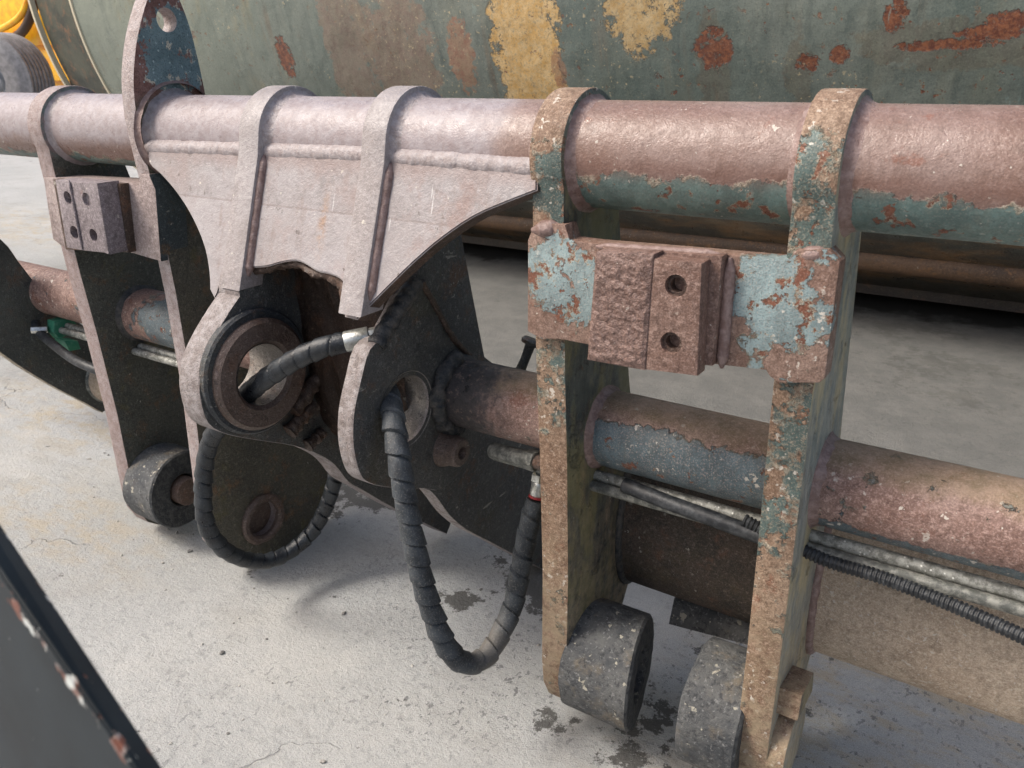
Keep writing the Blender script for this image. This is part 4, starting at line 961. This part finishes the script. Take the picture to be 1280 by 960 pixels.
finish('exhaust_hose', tube_bm(smooth([(-31, 14.9, .95), (-29.5, 14.8, .9), (-28.3, 14.8, 1.15), (-27.4, 14.8, 1.75), (-27.0, 14.8, 2.5)], 8), .14, 14), M_MDK, mach)
finish('boom_pipe', tube_bm(smooth([(-31.5, 14.8, 1.2), (-29.5, 14.7, 1.25), (-28, 14.7, 1.6), (-27.2, 14.7, 2.2), (-26.8, 14.7, 3)], 8), .1, 14), M_YEL, mach)
wq = Vector((.36, -.93, 0)).to_track_quat('Z', 'Y'); wc = Vector((-26.9, 13.2, -.27))
prof = [(.55, .52), (.95, .55), (1.12, .52), (1.22, .44)]
z_ = .44
for k in range(7):
    prof += [(1.33, z_ - .02), (1.35, z_ - .05), (1.34, z_ - .10), (1.25, z_ - .115), (1.25, z_ - .14)]; z_ -= .145
prof += [(1.2, -.6), (.6, -.6)]
bm = bmesh.new(); lathe(bm, prof, lambda a, b, z: wc + wq @ Vector((a, b, z)), 64)
whl = finish('wheel', bm, M_TYRE, mach)
bm = bmesh.new(); lathe(bm, [(0, .40), (.3, .40), (.34, .30), (.62, .28), (.66, .5), (.74, .53)], lambda a, b, z: wc + wq @ Vector((a, b, z)), 48)
finish('rim', bm, M_HUB, whl)
bm = bmesh.new(); lathe(bm, [(0, .78), (.18, .78), (.2, .74), (.2, .38)], lambda a, b, z: wc + wq @ Vector((a, b, z)), 12)
finish('hub', bm, M_MDK, whl)

# ------------------------------------------------------------------ near beam, lower left corner
beam = thing('steel_beam', 'dark chipped steel plate edge out of focus in the lower left corner', 'beam', (e1.x, e1.y, 0))
ext = (e0 - e1).normalized() * .35
e0 = e0 + ext; i0 = i0 + ext
dn = Vector((0, 0, -1))
bm = bmesh.new()
def quad_bm(a, b, c, d, th):
    nrm = (b - a).cross(d - a).normalized(); bm = bmesh.new()
    lo = [bm.verts.new(p) for p in (a, b, c, d)]; hi = [bm.verts.new(p + nrm * th) for p in (a, b, c, d)]
    bm.faces.new(lo); bm.faces.new(hi[::-1])
    for k in range(4): bm.faces.new((lo[(k + 1) % 4], lo[k], hi[k], hi[(k + 1) % 4]))
    bmesh.ops.recalc_face_normals(bm, faces=bm.faces[:])
    bmesh.ops.bevel(bm, geom=bm.edges[:], offset=.0015, segments=2, affect='EDGES'); return bm
pts = [e0, e1, i1, i0]
low = [Vector((p.x, p.y, -H + .01)) for p in pts]
bm = bmesh.new(); hi = [bm.verts.new(p) for p in pts]; lo = [bm.verts.new(p + (Vector((-.03, -.05, 0)) if k > 1 else Vector((0, 0, 0)))) for k, p in enumerate(low)]
bm.faces.new(hi); bm.faces.new(lo[::-1])
for k in range(4): bm.faces.new((hi[(k + 1) % 4], hi[k], lo[k], lo[(k + 1) % 4]))
bmesh.ops.recalc_face_normals(bm, faces=bm.faces[:])
bmesh.ops.bevel(bm, geom=[e for e in bm.edges if min(v.co.z for v in e.verts) > -1.2], offset=.003, segments=3, affect='EDGES')
finish('plate_body', bm, M_BEAM, beam)

# ------------------------------------------------------------------ grit on the concrete
n = N('stone_chip'); f = n.noise(30, 4, .6)
M_CHIPS = n.done(n.mix(n.ramp(f, .4, .6), (.16, .155, .145), (.48, .46, .42)), .8, f, .002)
rnd = random.Random(5); bm = bmesh.new()
for k in range(220):
    yy = rnd.uniform(.75, 3.0) if k % 3 else rnd.uniform(.9, 1.9)
    xx = rnd.uniform(-2.1 * yy, .1)
    r = rnd.choice((.002, .0025, .003, .004, .006)) * rnd.uniform(.7, 1.3)
    m = Matrix.Translation((xx, yy, -H + r * .35)) @ Matrix.Rotation(rnd.uniform(0, 6.3), 4, 'Z') @ Matrix.Diagonal((r * rnd.uniform(.8, 1.6), r, r * rnd.uniform(.5, .9), 1))
    t_ = bmesh.ops.create_icosphere(bm, subdivisions=1, radius=1, matrix=m)
    for v in t_['verts']: v.co += Vector((rnd.uniform(-.3, .3), rnd.uniform(-.3, .3), rnd.uniform(-.2, .2))) * r
tag(finish('stone_chips', bm, M_CHIPS, None, 20), 'small loose stone chips scattered over the concrete', 'gravel', kind='stuff')
